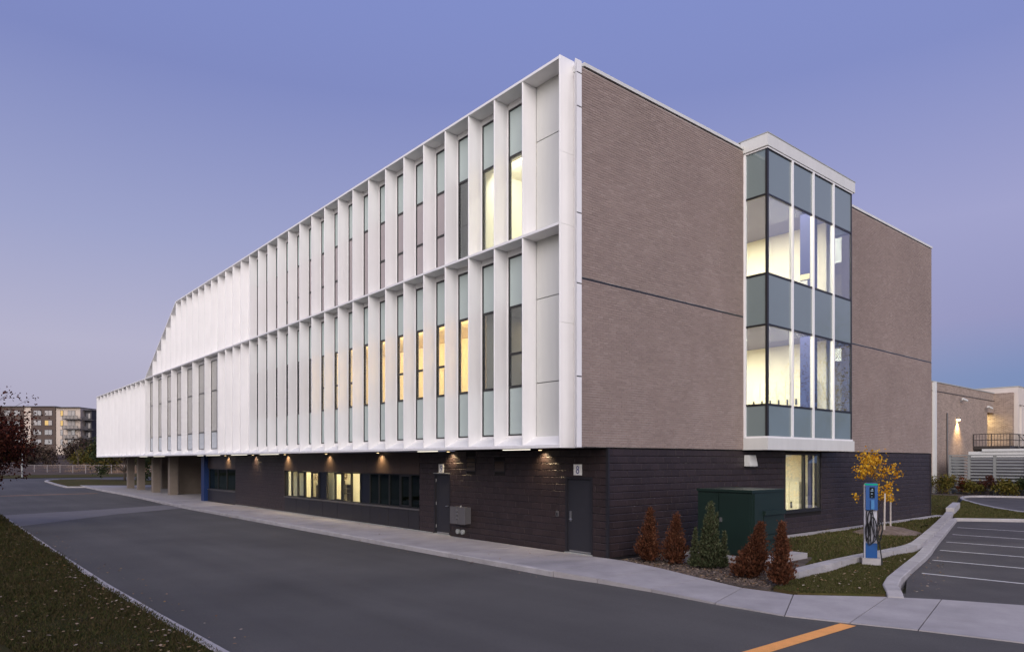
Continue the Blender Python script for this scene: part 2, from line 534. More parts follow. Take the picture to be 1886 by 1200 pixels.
def resample(path, step):
    out = [Vector(path[0])]; 
    for a, b in zip(path[:-1], path[1:]):
        a, b = Vector(a), Vector(b); n = max(1, round((b - a).length / step))
        for i in range(1, n + 1):
            out.append(a.lerp(b, i / n))
    return [tuple(p) for p in out]


def smooth_path(path, it=2):
    for _ in range(it):
        q = [path[0]]
        for a, b in zip(path[:-1], path[1:]):
            q.append(tuple(0.75 * a[i] + 0.25 * b[i] for i in range(len(a)))); q.append(tuple(0.25 * a[i] + 0.75 * b[i] for i in range(len(a))))
        q.append(path[-1]); path = q
    return path


def kerb(name, path, w, z0, z1, piece=2.1, material=None, slope=None):
    """kerb line of separate stones with recessed joints; slope(i/n) may change the top height"""
    root = link(name, None, (path[0][0], path[0][1], z0), None, kind="structure")
    pts = resample(path, piece)
    Ls, Rs = strip_segments(pts, w)
    for i in range(len(pts) - 1):
        g = 0.006
        def mixp(a, b, t): return (a[0] + (b[0] - a[0]) * t, a[1] + (b[1] - a[1]) * t)
        ln = max(0.2, (Vector(pts[i + 1]) - Vector(pts[i])).length); t0, t1 = g / ln, 1 - g / ln
        q = [mixp(Rs[i], Rs[i + 1], t0), mixp(Rs[i], Rs[i + 1], t1), mixp(Ls[i], Ls[i + 1], t1), mixp(Ls[i], Ls[i + 1], t0)]
        za = slope(i / (len(pts) - 1)) if slope else z1
        zb = slope((i + 1) / (len(pts) - 1)) if slope else z1
        m = M(); c = 0.02
        cx = sum(p[0] for p in q) / 4; cy = sum(p[1] for p in q) / 4
        zt = [za, zb, zb, za]
        # chamfered top
        d = (Vector(q[1]) - Vector(q[0])).normalized(); nrm = Vector((-d.y, d.x)) * c
        inn = [(q[0][0] + nrm.x, q[0][1] + nrm.y), (q[1][0] + nrm.x, q[1][1] + nrm.y), (q[2][0] - nrm.x, q[2][1] - nrm.y), (q[3][0] - nrm.x, q[3][1] - nrm.y)]
        vs = [(p[0], p[1], z0) for p in q] + [(p[0], p[1], zt[k] - c) for k, p in enumerate(q)] + [(p[0], p[1], zt[k]) for k, p in enumerate(inn)]
        fs = [(3, 2, 1, 0), (8, 9, 10, 11)] + [(k, (k + 1) % 4, (k + 1) % 4 + 4, k + 4) for k in range(4)] + [(k + 4, (k + 1) % 4 + 4, (k + 1) % 4 + 8, k + 8) for k in range(4)]
        m.add(vs, fs)
        obj("kerb_stone", m, material or KERB, root)
    return root

# ================================================================== GROUND
structure("ground", [(-900, -900), (900, -900), (900, 900), (-900, 900)], -0.30, FIELD)
structure("road", [(-30.2, -11.28), (-30.6, -70), (-121, -70), (-121, 70), (-66, 70), (-66, -1.0), (0, -1.0), (1.0, -0.2), (12, 3.0), (70, 3.0), (70, -11.28)], -0.14, ASPH)
LOT = [(7.2, 0.8), (6.3, 3.3), (5.8, 5.1), (4.5, 10.3), (1.5, 21.6), (1.6, 22.3), (3.7, 23.9), (26, 37), (60, 20), (60, 2.9), (12, 2.9)]
structure("parking_lot", LOT, -0.136, ASPH2)

# pavement by the long wall: separate slabs, kerb stones in front
pave = link("pavement", None, (-10, -1.3, -0.2), None, kind="structure")
obj("pavement_bed", M().box(-27.9, 0.4, -2.56, -0.05, -0.2, -0.02), BLOCKJ, pave)
obj("pavement_bed", M().box(-36.2, -27.91, -2.60, -0.05, -0.2, -0.02), CONC, pave)
sx = [0.62 - 2.15 * i for i in range(0, 18)]
for a, b in zip(sx[:-1], sx[1:]):
    obj("slab", M().box(b + 0.010, a - 0.010, -2.56, -0.075, -0.15, rng.uniform(-0.002, 0.002)), CONC, pave)
kerb("kerb", [(0.62, -2.64), (-27.8, -2.64)], 0.155, -0.25, 0.002, 2.15)
kerb("kerb", [(-31.6, -2.62), (-48.0, -2.0), (-60, -1.9), (-74.7, -1.5)], 0.155, -0.25, 0.002, 2.15)
structure("pavement_ramp", [(-27.75, -2.73), (-27.75, -2.565), (-31.65, -2.55), (-31.65, -2.71)], -0.02, KERB, 0.2)
structure("plaza", [(-36.2, -2.5), (-48.0, -1.93), (-60, -1.83), (-74.7, -1.43), (-71, 2.2), (-69, 9), (-36.2, 9)], 0.0, CONC, 0.25)

# pavement that swings round the corner and over the car-park entrance
outer = [(0.64, -2.70), (1.9, -2.52), (3.4, -2.45), (5.0, -2.52), (6.4, -2.46), (7.4, -2.12), (8.35, -1.78), (9.75, -1.40), (13.0, -0.6), (18, 0.6)]
inner = [(0.60, -0.06), (2.0, -0.26), (3.3, -0.52), (4.5, -0.74), (5.55, -0.55), (6.9, 0.72), (7.7, 1.25), (8.95, 1.85), (12.3, 2.7), (17.5, 3.5)]
zz = [0.0, -0.035, -0.075, -0.105, -0.12, -0.122, -0.122, -0.122, -0.122, -0.122]
walk = link("corner_pavement", None, (5, -1.5, -0.2), None, kind="structure")
for i in range(len(outer) - 1):
    m = M()
    e = 0.008
    def lp(a, b, t): return (a[0] + (b[0] - a[0]) * t, a[1] + (b[1] - a[1]) * t)
    nsub = 1
    q = [lp(outer[i], outer[i + 1], e), lp(outer[i], outer[i + 1], 1 - e), lp(inner[i], inner[i + 1], 1 - e), lp(inner[i], inner[i + 1], e)]
    za, zb = zz[i], zz[i + 1]
    m.add([(p[0], p[1], -0.25) for p in q] + [(q[0][0], q[0][1], za), (q[1][0], q[1][1], zb), (q[2][0], q[2][1], zb + 0.01), (q[3][0], q[3][1], za + 0.01 * (i > 0))],
          [(3, 2, 1, 0), (4, 5, 6, 7), (0, 1, 5, 4), (1, 2, 6, 5), (2, 3, 7, 6), (3, 0, 4, 7)])
    obj("slab", m, CONC, walk)

# crossing band, painted lines
structure("crossing_band", [(-31.2, -11.22), (-23.3, -11.22), (-28.2, -6.8), (-31.0, -2.75), (-34.8, -2.75), (-32.5, -7.2)], -0.136, BAND)
structure("stop_line", [(-55.45, -9.9), (-55.25, -9.9), (-55.70, -3.0), (-55.90, -3.0)], -0.134, YPAINT)
structure("orange_line", [(7.10, -7.6), (7.36, -7.6), (7.55, -2.22), (7.29, -2.24)], -0.134, YPAINT)
for i, (x, y, ln) in enumerate([(6.16, 4.64, 7), (5.48, 7.35, 7), (4.82, 9.92, 7), (4.14, 12.55, 7), (3.42, 15.45, 7), (2.58, 18.7, 7), (9.0, 26.6, 3)]):
    d = Vector((1.0, 0.075)).normalized(); nn = Vector((-d.y, d.x)) * 0.05
    a = Vector((x, y)); b = a + d * ln
    structure("parking_line", [tuple(a - nn), tuple(b - nn), tuple(b + nn), tuple(a + nn)], -0.131, WPAINT)
kp = smooth_path([(7.05, 0.72), (6.45, 1.9), (5.75, 4.9), (5.1, 7.8), (4.42, 10.3), (3.0, 15.8), (1.42, 21.9)], 1)
kerb("parking_kerb", kp, 0.30, -0.3, 0.0, 2.6, slope=lambda t: 0.0 if t > 0.10 else -0.09 + 0.9 * t)
kerb("parking_kerb", [(1.35, 22.2), (3.6, 24.0), (9, 27.3), (18, 32.6)], 0.22, -0.3, 0.0, 3.0)

# verge with the kerb along the road, in front of the camera's left
VERGE = [(30, -10.1), (20, -10.5), (2.7, -11.1), (-0.6, -11.22), (-4.6, -11.33), (-12.6, -11.40), (-23, -11.45), (-30.3, -11.46), (-32.5, -14), (-33, -60), (30, -60)]
structure("verge", VERGE, -0.06, TURFD, 0.3)
kerb("verge_kerb", [(20, -10.4), (2.7, -11.02), (-0.6, -11.14), (-4.6, -11.25), (-12.6, -11.32), (-23, -11.37), (-29.2, -11.39), (-30.5, -12.2), (-31.2, -14.0)], 0.17, -0.3, -0.045, 3.0)

# right-hand lawns, bed and plinth strip
structure("planting_bed", [(0.02, 0.0), (0.60, -0.02), (2.0, -0.22), (3.3, -0.48), (4.5, -0.70), (4.98, -0.62), (4.72, 0.9), (4.65, 1.2), (4.5, 1.6), (3.3, 5.0), (0.02, 5.0)], -0.07, SOIL, 0.2)
LAWNA = [(0.45, 4.9), (3.3, 4.9), (4.5, 1.5), (4.45, 5), (4.5, 7.3), (3.9, 10.7), (0.9, 22.4), (-1.2, 30.2), (-1.7, 32), (-4.0, 40), (-6, 46.5), (-9, 46.5), (-9, 25), (0.45, 24.2)]
structure("lawn", LAWNA, -0.05, TURF, 0.2)
structure("plinth_strip", [(0.0, 5.0), (0.45, 5.0), (0.45, 24.0), (0.0, 24.0)], -0.03, KERB, 0.2)
ISLE = [(4.72, 0.95), (5.0, -0.35), (5.6, -0.46), (6.85, 0.72), (6.35, 1.9), (5.62, 4.9), (4.85, 8.0), (4.62, 9.2), (4.62, 7.2), (4.55, 5.0), (4.6, 3.0)]
structure("charger_island", ISLE, -0.07, TURF, 0.25)
LAWNB = [(1.25, 22.9), (3.5, 24.2), (9, 27.5), (18, 32.8), (18, 33.4), (9, 29.4), (4.6, 28.0), (2.1, 29.4), (0.4, 31.8), (-1.8, 35.9), (-3.6, 39.8), (-1.6, 32), (-1.2, 28.4)]
structure("lawn", LAWNB, -0.05, TURF, 0.2)
structure("turning_circle", [(9, 29.2), (4.6, 27.9), (2.28, 29.58), (0.56, 31.91), (-1.68, 36.0), (-3.64, 40.04), (-4.73, 42.96), (-5.5, 46.0), (-4.6, 48.2), (-1.0, 50.0), (40, 58), (40, 35)], -0.13, ASPH2)
kerb("turning_circle_kerb", smooth_path([(6, 28.0), (4.4, 28.1), (2.28, 29.58), (0.56, 31.91), (-1.68, 36.0), (-3.5, 39.8), (-4.7, 42.9), (-5.3, 45.6), (-4.9, 47.3), (-3.2, 48.3), (0, 49.2), (6, 50.5)], 1), 0.2, -0.3, 0.0, 2.2)
structure("shrub_bed", [(-9, 46.5), (-6, 46.5), (-5.2, 48.4), (-1, 49.4), (12, 51.5), (12, 60), (-9, 60)], -0.04, SOIL, 0.2)
# low wall round the charger island
rw = [(4.70, 1.0), (4.56, 3.0), (4.50, 5.0), (4.58, 7.2), (4.50, 8.8), (4.0, 10.9), (2.66, 16.2), (1.05, 22.3), (0.36, 24.8)]
wall = thing("low_wall", (4.9, 4, -0.3), "low pale concrete wall snaking between the lawn and the charger island", "wall")
pts = resample(smooth_path(rw, 1), 1.1)
Ls, Rs = strip_segments(pts, 0.34)
for i in range(len(pts) - 1):
    def mp(a, b, t): return (a[0] + (b[0] - a[0]) * t, a[1] + (b[1] - a[1]) * t)
    q = [mp(Rs[i], Rs[i + 1], 0.004), mp(Rs[i], Rs[i + 1], 0.996), mp(Ls[i], Ls[i + 1], 0.996), mp(Ls[i], Ls[i + 1], 0.004)]
    zt = 0.11
    obj("wall_course", M().prism(q, -0.3, zt - 0.1), KERB, wall)
    q2 = [mp(Rs[i], Rs[i + 1], -0.002), mp(Rs[i], Rs[i + 1], 0.99), mp(Ls[i], Ls[i + 1], 0.99), mp(Ls[i], Ls[i + 1], -0.002)]
    obj("coping_stone", M().prism([mp(a, b, 0.03) for a, b in zip(q2, q2[2:] + q2[:2])], zt - 0.098, zt), KERB, wall)
obj("end_block", M().obox((-0.36, 27.6), (0.17, 0.045), (-0.70, 2.7), -0.3, 0.30), KERB, wall)

# far left: island, road, field rising to a bank
FISLE = [(-98.0, -2.05), (-82.1, -2.75), (-71.8, -3.05), (-70.4, -0.57), (-69.0, 2.3), (-68, 14), (-84, 12), (-96.5, 7.7), (-104.5, 3.1), (-105.2, -0.1)]
structure("traffic_island", FISLE, -0.02, TURF, 0.25)
kerb("island_kerb", [(-105.2, 0.2), (-103, -1.2), (-98.0, -2.1), (-82.1, -2.85), (-71.8, -3.15), (-70.2, -0.6), (-68.8, 2.3)], 0.3, -0.3, 0.0, 4.0)
prof = [(-121.5, -0.12), (-150, -0.10), (-160, 0.02), (-166, 0.35), (-176, 0.95), (-190, 1.3), (-215, 2.6), (-240, 4.0), (-300, 5.0), (-420, 6.0)]
m = M(); ys = [-260, -140, -70, -30, 0, 20, 45, 90, 180, 320]
for (x, z) in prof:
    for y in ys:
        m.v.append((x + 0.10 * y * (x < -130), y, z + 0.2 * math.sin(y * 0.13 + x * 0.05) * (z > 0.5)))
for i in range(len(prof) - 1):
    for j in range(len(ys) - 1):
        a = i * len(ys) + j
        m.f.append((a, a + 1, a + len(ys) + 1, a + len(ys)))
obj("hillside", m, BANKM, kind="structure")
structure("far_lawn", [(-121.6, -80), (-121.6, 80), (-149, 60), (-153, -80)], -0.085, TURF)

# ================================================================== SCHOOL BUILDING
B = thing("school_building", (-20, 8, 0), "long school with white finned upper floors, brown brick end and dark block base", "building")
YO, YB = -1.34, -0.81           # outer edge of fins, back plane
ZL, ZT, ZS = 8.98, 13.42, 3.02  # mid ledge, top, soffit
SLOPE0, SLOPE1 = 37.85, 46.4

def topz(s):
    if s <= SLOPE0: return ZT
    if s >= SLOPE1: return ZL
    return ZT + (ZL - ZT) * (s - SLOPE0) / (SLOPE1 - SLOPE0)

# brick end wall: mortar sheet with bricks standing proud
t_bay0, t_bay1 = 6.72, 12.85
wb = M()
wb.box(-0.18, -0.012, -1.09, t_bay0, ZS, 13.0)
wb.box(-0.25, -0.012, t_bay1, 23.45, ZS, 13.0)
wb.box(-0.25, -0.012, t_bay0 + 0.001, t_bay1 - 0.001, 12.7, 13.0)
brickwall = obj("brick_wall", wb, MORTAR, B)
bl, bh, gj = 0.203, 0.0575, 0.0102
brick_list = []
course = 0; z = ZS + 0.012
while z + bh < 13.0:
    if not (7.405 < z + bh / 2 < 7.475):
        off = 0 if course % 2 else (bl + gj) / 2
        y = -1.09 + 0.01 - off
        while y < 23.44:
            a, b = max(y, -1.08), min(y + bl, 23.44)
            if b - a > 0.04:
                if not (a < t_bay1 + 0.06 and b > t_bay0 - 0.06):
                    brick_list.append((a, b, z))
                elif a < t_bay0 - 0.12:
                    brick_list.append((a, t_bay0 - 0.06, z))
                elif b > t_bay1 + 0.12:
                    brick_list.append((t_bay1 + 0.06, b, z))
            y += bl + gj
    z += bh + gj; course += 1

def bdist(b): return (CAM[0]) ** 2 + (CAM[1] - b[0]) ** 2 + (CAM[2] - b[2]) ** 2
brick_list.sort(key=bdist)
mb = M()
for i, (a, b, z) in enumerate(brick_list):
    px = rng.uniform(-0.004, 0.001)
    if i < 300:
        obj("brick", M().box(-0.05, px, a, b, z, z + bh), BRICK, brickwall)
    else:
        o_ = len(mb.v)
        mb.v += [(px, a, z), (px, b, z), (px, b, z + bh), (px, a, z + bh), (-0.02, a, z), (-0.02, b, z), (-0.02, b, z + bh), (-0.02, a, z + bh)]
        mb.f += [(o_, o_ + 1, o_ + 2, o_ + 3), (o_ + 4, o_ + 5, o_ + 1, o_), (o_ + 3, o_ + 2, o_ + 6, o_ + 7), (o_ + 1, o_ + 5, o_ + 6, o_ + 2), (o_ + 4, o_, o_ + 3, o_ + 7)]
obj("brick_courses", mb, BRICK, brickwall, kind="stuff")
obj("movement_joint", M().box(-0.15, -0.006, -1.08, t_bay0 - 0.06, 7.400, 7.480), BLACKFR, brickwall)
obj("movement_joint", M().box(-0.15, -0.006, t_bay1 + 0.06, 23.44, 7.400, 7.480), BLACKFR, brickwall)
# metal flashing at the top of the brick, white trim at its corner
for a, b in ((-1.0, t_bay0 - 0.1), (t_bay1 + 0.2, 23.5)):
    y = a
    while y < b - 0.01:
        y2 = min(y + 3.05, b)
        obj("roof_flashing", M().box(-0.4, 0.03, y + 0.004, y2 - 0.004, 13.035, 13.13), WHITE2, B)
        y = y2
obj("shadow_gap", M().box(-0.2, -0.03, -1.05, 23.4, 12.99, 13.04), BLACKFR, B)
for a, b in ((3.0, 4.85), (4.87, 7.28), (7.30, 9.12), (9.14, 11.9), (11.92, 12.78), (12.80, 13.12)):
    obj("corner_trim", M().box(0.002, 0.02, -1.262, -1.09, a + 0.006, b - 0.006), WHITE, B)
obj("corner_backing", M().box(-0.003, 0.001, -1.25, -1.095, 3.0, 13.12), BLACKFR, B)
obj("corner_return", M().prism([(-0.525, -0.832), (-0.27, -1.042), (-0.27, -0.795), (-0.525, -0.795)], 13.121, 13.36), WHITE, B)
obj("corner_return", M().prism([(-0.525, -0.83), (-0.004, -1.262), (-0.004, -1.092), (-0.185, -1.08), (-0.185, -0.80), (-0.525, -0.80)], 3.0, 13.12), WHITE, B)
obj("end_wall", M().box(-0.3, -40, 23.3, 23.45, 0, 13.0), MORTAR, B)
obj("roof", M().box(-SLOPE0, -0.3, -0.7, 23.3, 12.95, 13.1), SOFFIT, B)
obj("roof", M().box(-66.4, -SLOPE0, -0.7, 23.3, 8.75, 8.9), SOFFIT, B)
obj("inner_wall", M().box(-SLOPE0 - 0.2, -SLOPE0, -0.5, 23.3, 8.9, 12.95), ROOMDARK, B)
# soffit under the overhang, in panels
for i in range(23):
    x1 = -0.04 - 2.9 * i; x0 = max(x1 - 2.885, -66.4)
    if i == 0:
        x1 = -0.59
        obj("soffit_panel", M().box(-0.585, -0.04, -0.80, -0.02, ZS - 0.02, ZS + 0.06), SOFFIT, B)
    obj("soffit_panel", M().box(x0, x1, -1.30, -0.02 if x0 > -36 else 12.0, ZS - 0.02, ZS + 0.06), SOFFIT, B)
obj("soffit_panel", M().box(-5, -0.06, -0.02, 23.3, ZS + 0.01, ZS + 0.08), SOFFIT, B)

# fins ------------------------------------------------------------------
SR = [2.05 + 1.28 * k for k in range(22)]                       # to 28.93
SLW = [SR[-1] + 2.512 * k for k in range(1, 8)]                 # wide bays, lower row
SEND = [SLW[-1] + 1.64 * k for k in range(1, 13)]               # closed end
SUP = [SR[-1] + 1.268 * k for k in range(1, 13)]                # upper row beyond
T = 0.045
def yb(s):
    return YO + max(0.365, 0.53 - 0.0062 * s)
def fin(s, z0, z1):
    YB = yb(s)
    # a folded blade with a slightly thicker nose
    m = M().prism([(-s - T, YB), (-s - T, YO + 0.01), (-s - T + 0.008, YO), (-s - 0.008, YO), (-s, YO + 0.01), (-s, YB)], z0, z1)
    obj("fin", m, WHITE, B)

for s in SR + SLW + SEND:
    fin(s, 3.06, ZL - 0.03)
for s in SR + SUP:
    if s <= SLOPE0 + 0.1:
        fin(s, ZL + 0.03, ZT - 0.05)
    else:
        YB = yb(s)
        m = M().yprism([(-s - T, ZL + 0.03), (-s, ZL + 0.03), (-s, topz(s) - 0.05), (-s - T, topz(s + T) - 0.05)], YO, YB)
        obj("fin", m, WHITE, B)
YB = -0.81
SE = 66.42
# ledges
for a in range(0, 22):
    x1 = -0.58 - 3.05 * a; x0 = max(x1 - 3.042, -SE)
    if x1 < -SE: break
    obj("ledge", M().box(x0, x1, YO - 0.012, -0.6, ZL - 0.035, ZL + 0.035), WHITE, B)
    if x1 > -SLOPE0:
        obj("coping", M().box(max(x0, -SLOPE0), x1, YO - 0.012, -0.6, ZT - 0.055, ZT + 0.015), WHITE, B)
obj("sloped_coping", M().yprism([(-SLOPE0, ZT + 0.015), (-SLOPE0, ZT - 0.075), (-SLOPE1 + 0.04, ZL + 0.036), (-SLOPE1 - 0.1, ZL + 0.036)], YO - 0.012, -0.6), WHITE, B)
# sloping apron under the fins
for a in range(0, 53):
    x1 = -0.55 if a == 0 else -1.28 * a; x0 = max(-1.28 * a - 1.276, -SE)
    if x1 < -SE + 0.05: break
    obj("apron", M().xprism([(YB + 0.01, 3.36), (YO - 0.006, 3.08), (YO - 0.006, 3.0), (YB, 3.0)], x0, x1), WHITE, B)
# end fin at the corner, in sheets one above the other
for a, b in ((3.0, 6.35), (6.356, ZL), (ZL + 0.006, 10.9), (10.906, ZT + 0.03)):
    obj("corner_fin", M().prism([(-0.575, YB - 0.005), (-0.575, YO - 0.004), (-0.567, YO - 0.014), (-0.538, YO - 0.014), (-0.53, YO - 0.004), (-0.53, YB - 0.005)], a, b), WHITE, B)
obj("corner_backing", M().box(-0.57, -0.5, YB - 0.004, YB + 0.1, 3.0, ZT - 0.06), WHITE, B)
obj("corner_edge", M().box(-SE - 0.05, -SE, YO - 0.012, 1.5, 3.0, ZL + 0.03), WHITE, B)
obj("left_end_wall", M().box(-SE - 0.04, -SE + 0.2, 1.5, 23.3, 3.0, 8.9), WHITE2, B)
# first bay: flat panels
for a, b in ((3.26, 4.86), (4.885, 7.26), (7.285, ZL - 0.035), (ZL + 0.035, 11.77), (11.795, ZT - 0.05)):
    obj("cladding_panel", M().box(-2.03, -0.577, YB - 0.02, YB + 0.04, a, b), PANEL, B)
obj("panel_backing", M().box(-2.05, -0.58, YB + 0.05, YB + 0.1, 3.1, 13.3), BLACKFR, B)

# windows ----------------------------------------------------------------
WW = 0.96
def window(s_left, w, zs, kinds):
    """tall window whose left jamb stands by the fin at s_left; zs from the top down"""
    x0, x1 = -s_left + 0.05, -s_left + 0.05 + w
    yb_ = yb(s_left)
    f = M(); t = 0.045
    f.box(x0, x0 + t, yb_ - 0.012, yb_ + 0.08, zs[-1], zs[0]); f.box(x1 - t, x1, yb_ - 0.012, yb_ + 0.08, zs[-1], zs[0])
    f.box(x0 + t, x1 - t, yb_ - 0.01, yb_ + 0.08, zs[0] - 0.06, zs[0]); f.box(x0 + t, x1 - t, yb_ - 0.01, yb_ + 0.08, zs[-1], zs[-1] + 0.045)
    for z in zs[1:-1]:
        f.box(x0 + t, x1 - t, yb_ - 0.01, yb_ + 0.08, z - 0.035, z + 0.035)
    fr = obj("window", f, BLACKFR, B)
    for (za, zb), k in zip(zip(zs[:-1], zs[1:]), kinds):
        obj("pane", M().box(x0 + t, x1 - t, yb_ + 0.012, yb_ + 0.03, zb + 0.035, za - 0.035), k, fr)
    return x0, x1

def bay(sr, sl, z0, z1, zs=None, kinds=None, w=WW):
    """wall of one bay between the fins at sr (right) and sl (left)"""
    YB = yb(sl)
    if zs is None:
        obj("wall_panel", M().box(-sl - T + 0.003, -sr - T - 0.003, YB, YB + 0.12, z0, z1), WHITE, B)
        return
    x0, x1 = window(sl, w, zs, kinds)
    m = M()
    m.box(x1, -sr - T - 0.003, YB, YB + 0.12, z0, z1)             # pier
    m.box(-sl + 0.001, x0, YB - 0.004, YB + 0.12, z0, z1)          # thin jamb
    m.box(x0, x1, YB - 0.003, YB + 0.12, zs[0], z1)               # header
    m.box(x0, x1, YB - 0.003, YB + 0.12, z0, zs[-1])              # sill
    m.box(x0, x1, YB - 0.02, YB + 0.0, zs[0] + 0.02, zs[0] + 0.05)
    obj("wall_panel", m, WHITE, B)

for k in range(21):
    sr, sl = SR[k], SR[k + 1]
    if k <= 16:
        mid = k % 4 in (2, 3)
        if k in (0, 1):
            zl = [8.76, 7.24, 5.84, 4.86, 3.40] if k == 0 else [8.76, 7.24, 4.86, 3.40]
        else:
            zl = [8.76, 7.24, 5.84, 4.86, 3.40] if k % 5 in (3, 4, 0) else [8.76, 7.24, 4.86, 3.40]
        vis = GLASS
        bay(sr, sl, 3.1, ZL - 0.03, zl, [SPAN] + [vis] * (len(zl) - 3) + [SPAN])
        zu = [13.18, 11.74, ZL + 0.06] if k in (0, 1, 2, 7, 8) else [13.18, 11.74, 10.28, ZL + 0.06]
        bay(sr, sl, ZL + 0.03, ZT - 0.05, zu, [SPAN] + [GLASS if k < 3 else BLINDG] * (len(zu) - 2))
    else:
        bay(sr, sl, 3.1, ZL - 0.03); bay(sr, sl, ZL + 0.03, ZT - 0.05)
prev = SR[-1]
for s in SLW:
    bay(prev, s, 3.1, ZL - 0.03, [8.72, 6.88, 4.42, 3.36], [FROST, FROST, FROSTB], w=1.15)
    prev = s
for s in SEND:
    bay(prev, s, 3.1, ZL - 0.03)
    prev = s
prev = SR[-1]
for s in SUP:
    if s <= SLOPE0:
        bay(prev, s, ZL + 0.03, ZT - 0.05)
    else:
        obj("wall_panel", M().yprism([(-prev - T - 0.003, ZL + 0.03), (-prev - T - 0.003, topz(prev + T) - 0.06), (-s, topz(s) - 0.06), (-s, ZL + 0.03)], yb(s), yb(s) + 0.12), WHITE, B)
    prev = s
obj("wall_panel", M().yprism([(-prev - T, ZL + 0.03), (-prev - T, topz(prev) - 0.06), (-SLOPE1 + 0.1, ZL + 0.05)], yb(45), yb(45) + 0.12), PANEL, B)

# rooms behind the tall windows
def room(name, x0, x1, y0, y1, z0, z1, wmat, cmat=None, fmat=None, back=True):
    rm = M(); t = 0.05
    rm.box(x0, x1, y1, y1 + t, z0, z1)
    rm.box(x0 - t, x0, y0, y1 + t, z0, z1); rm.box(x1, x1 + t, y0, y1 + t, z0, z1)
    o = obj(name, rm, wmat, B)
    obj("ceiling", M().box(x0 - t, x1 + t, y0, y1 + t, z1 + 0.001, z1 + t), cmat or wmat, B)
    obj("floor", M().box(x0 - t, x1 + t, y0, y1 + t, z0 - t, z0 - 0.001), fmat or FLOORIN, B)
    return o
CURT = mat("warm_curtain", (0.72, 0.58, 0.36), 0.85, 0.05, 1)
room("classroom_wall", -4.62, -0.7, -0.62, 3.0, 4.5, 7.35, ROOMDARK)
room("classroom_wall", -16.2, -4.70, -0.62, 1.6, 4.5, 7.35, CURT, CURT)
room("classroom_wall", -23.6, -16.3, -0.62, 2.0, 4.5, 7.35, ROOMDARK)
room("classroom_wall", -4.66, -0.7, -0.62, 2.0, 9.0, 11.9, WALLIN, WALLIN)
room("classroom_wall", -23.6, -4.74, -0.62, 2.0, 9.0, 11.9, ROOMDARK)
WARM = (1.0, 0.74, 0.40); CREAM = (1.0, 0.92, 0.76)
area_light("classroom_light", (-10.4, -0.45, 7.25), (11, 0.5), 420, WARM, direction=(0, 1, -0.75))
area_light("classroom_light", (-2.6, -0.4, 11.8), (3.4, 0.5), 200, CREAM, direction=(0, 1, -0.75))
area_light("classroom_light", (-3.4, 1.2, 7.3), (1.6, 0.8), 22, WARM)
for k in (3, 4, 5, 6):   # gathered curtains behind the lower lights
    cm = M(); x0 = -SR[k + 1] + 0.10
    n = 26; vs = []
    for i in range(n + 1):
        xx = x0 + 0.86 * i / n; yy = -0.58 + 0.03 * math.sin(i * 1.9)
        vs += [(xx, yy, 4.88), (xx, yy, 5.80)]
    cm.add(vs, [(2 * i, 2 * i + 2, 2 * i + 3, 2 * i + 1) for i in range(n)])
    w_ = ["nearest", "second", "third", "fourth"][k - 3]
    obj("curtain", cm, CURT, label=f"gathered cream curtain in the {w_} lit tall window of the lower row from the corner", category="curtain", group="curtains in the tall lit windows")

# ground floor: dark block walls --------------------------------------------
def blockwall(name, plane, spans, skip):
    """plane 'y' = long front (y=0), 'x' = brick end (x=-0.06)"""
    root = obj(name, spans["backing"], BLOCKJ, B)
    out = []
    for row in range(15):
        z0 = -0.02 + 0.2 * row
        off = 0.0 if row % 2 else 0.2
        a = spans["a0"] - off
        while a < spans["a1"]:
            p, q = max(a, spans["a0"]), min(a + 0.4, spans["a1"])
            pieces = [(p + 0.002, q - 0.002)]
            for (s0, s1, zz0, zz1) in skip:
                nxt = []
                for (u, v) in pieces:
                    if zz0 < z0 + 0.19 and zz1 > z0 + 0.01 and u < s1 and v > s0:
                        if u < s0 - 0.03: nxt.append((u, s0))
                        if v > s1 + 0.03: nxt.append((s1, v))
                    else:
                        nxt.append((u, v))
                pieces = nxt
            for (u, v) in pieces:
                if v - u > 0.03:
                    out.append((u, v, z0 + 0.006, z0 + 0.194))
            a += 0.4
    return root, out

def block_mesh(m, plane, u, v, z0, z1, proud):
    c = 0.015; d = 0.03
    if plane == "y":
        f = lambda s, dep, z: (-s, -dep, z)
        u, v = v, u
    else:
        f = lambda s, dep, z: (-0.06 + dep, s, z)
    cs = c if v > u else -c
    vs = [f(u, 0, z0), f(v, 0, z0), f(v, 0, z1), f(u, 0, z1),
          f(u, proud - c * 0.6, z0), f(v, proud - c * 0.6, z0), f(v, proud - c * 0.6, z1), f(u, proud - c * 0.6, z1),
          f(u + cs * 0.3, proud, z0 + c), f(v - cs * 0.3, proud, z0 + c), f(v - cs * 0.3, proud, z1 - c), f(u + cs * 0.3, proud, z1 - c)]
    fs = [(8, 9, 10, 11)] + [(k, (k + 1) % 4, (k + 1) % 4 + 4, k + 4) for k in range(4)] + [(k + 4, (k + 1) % 4 + 4, (k + 1) % 4 + 8, k + 8) for k in range(4)]
    m.add(vs, fs)

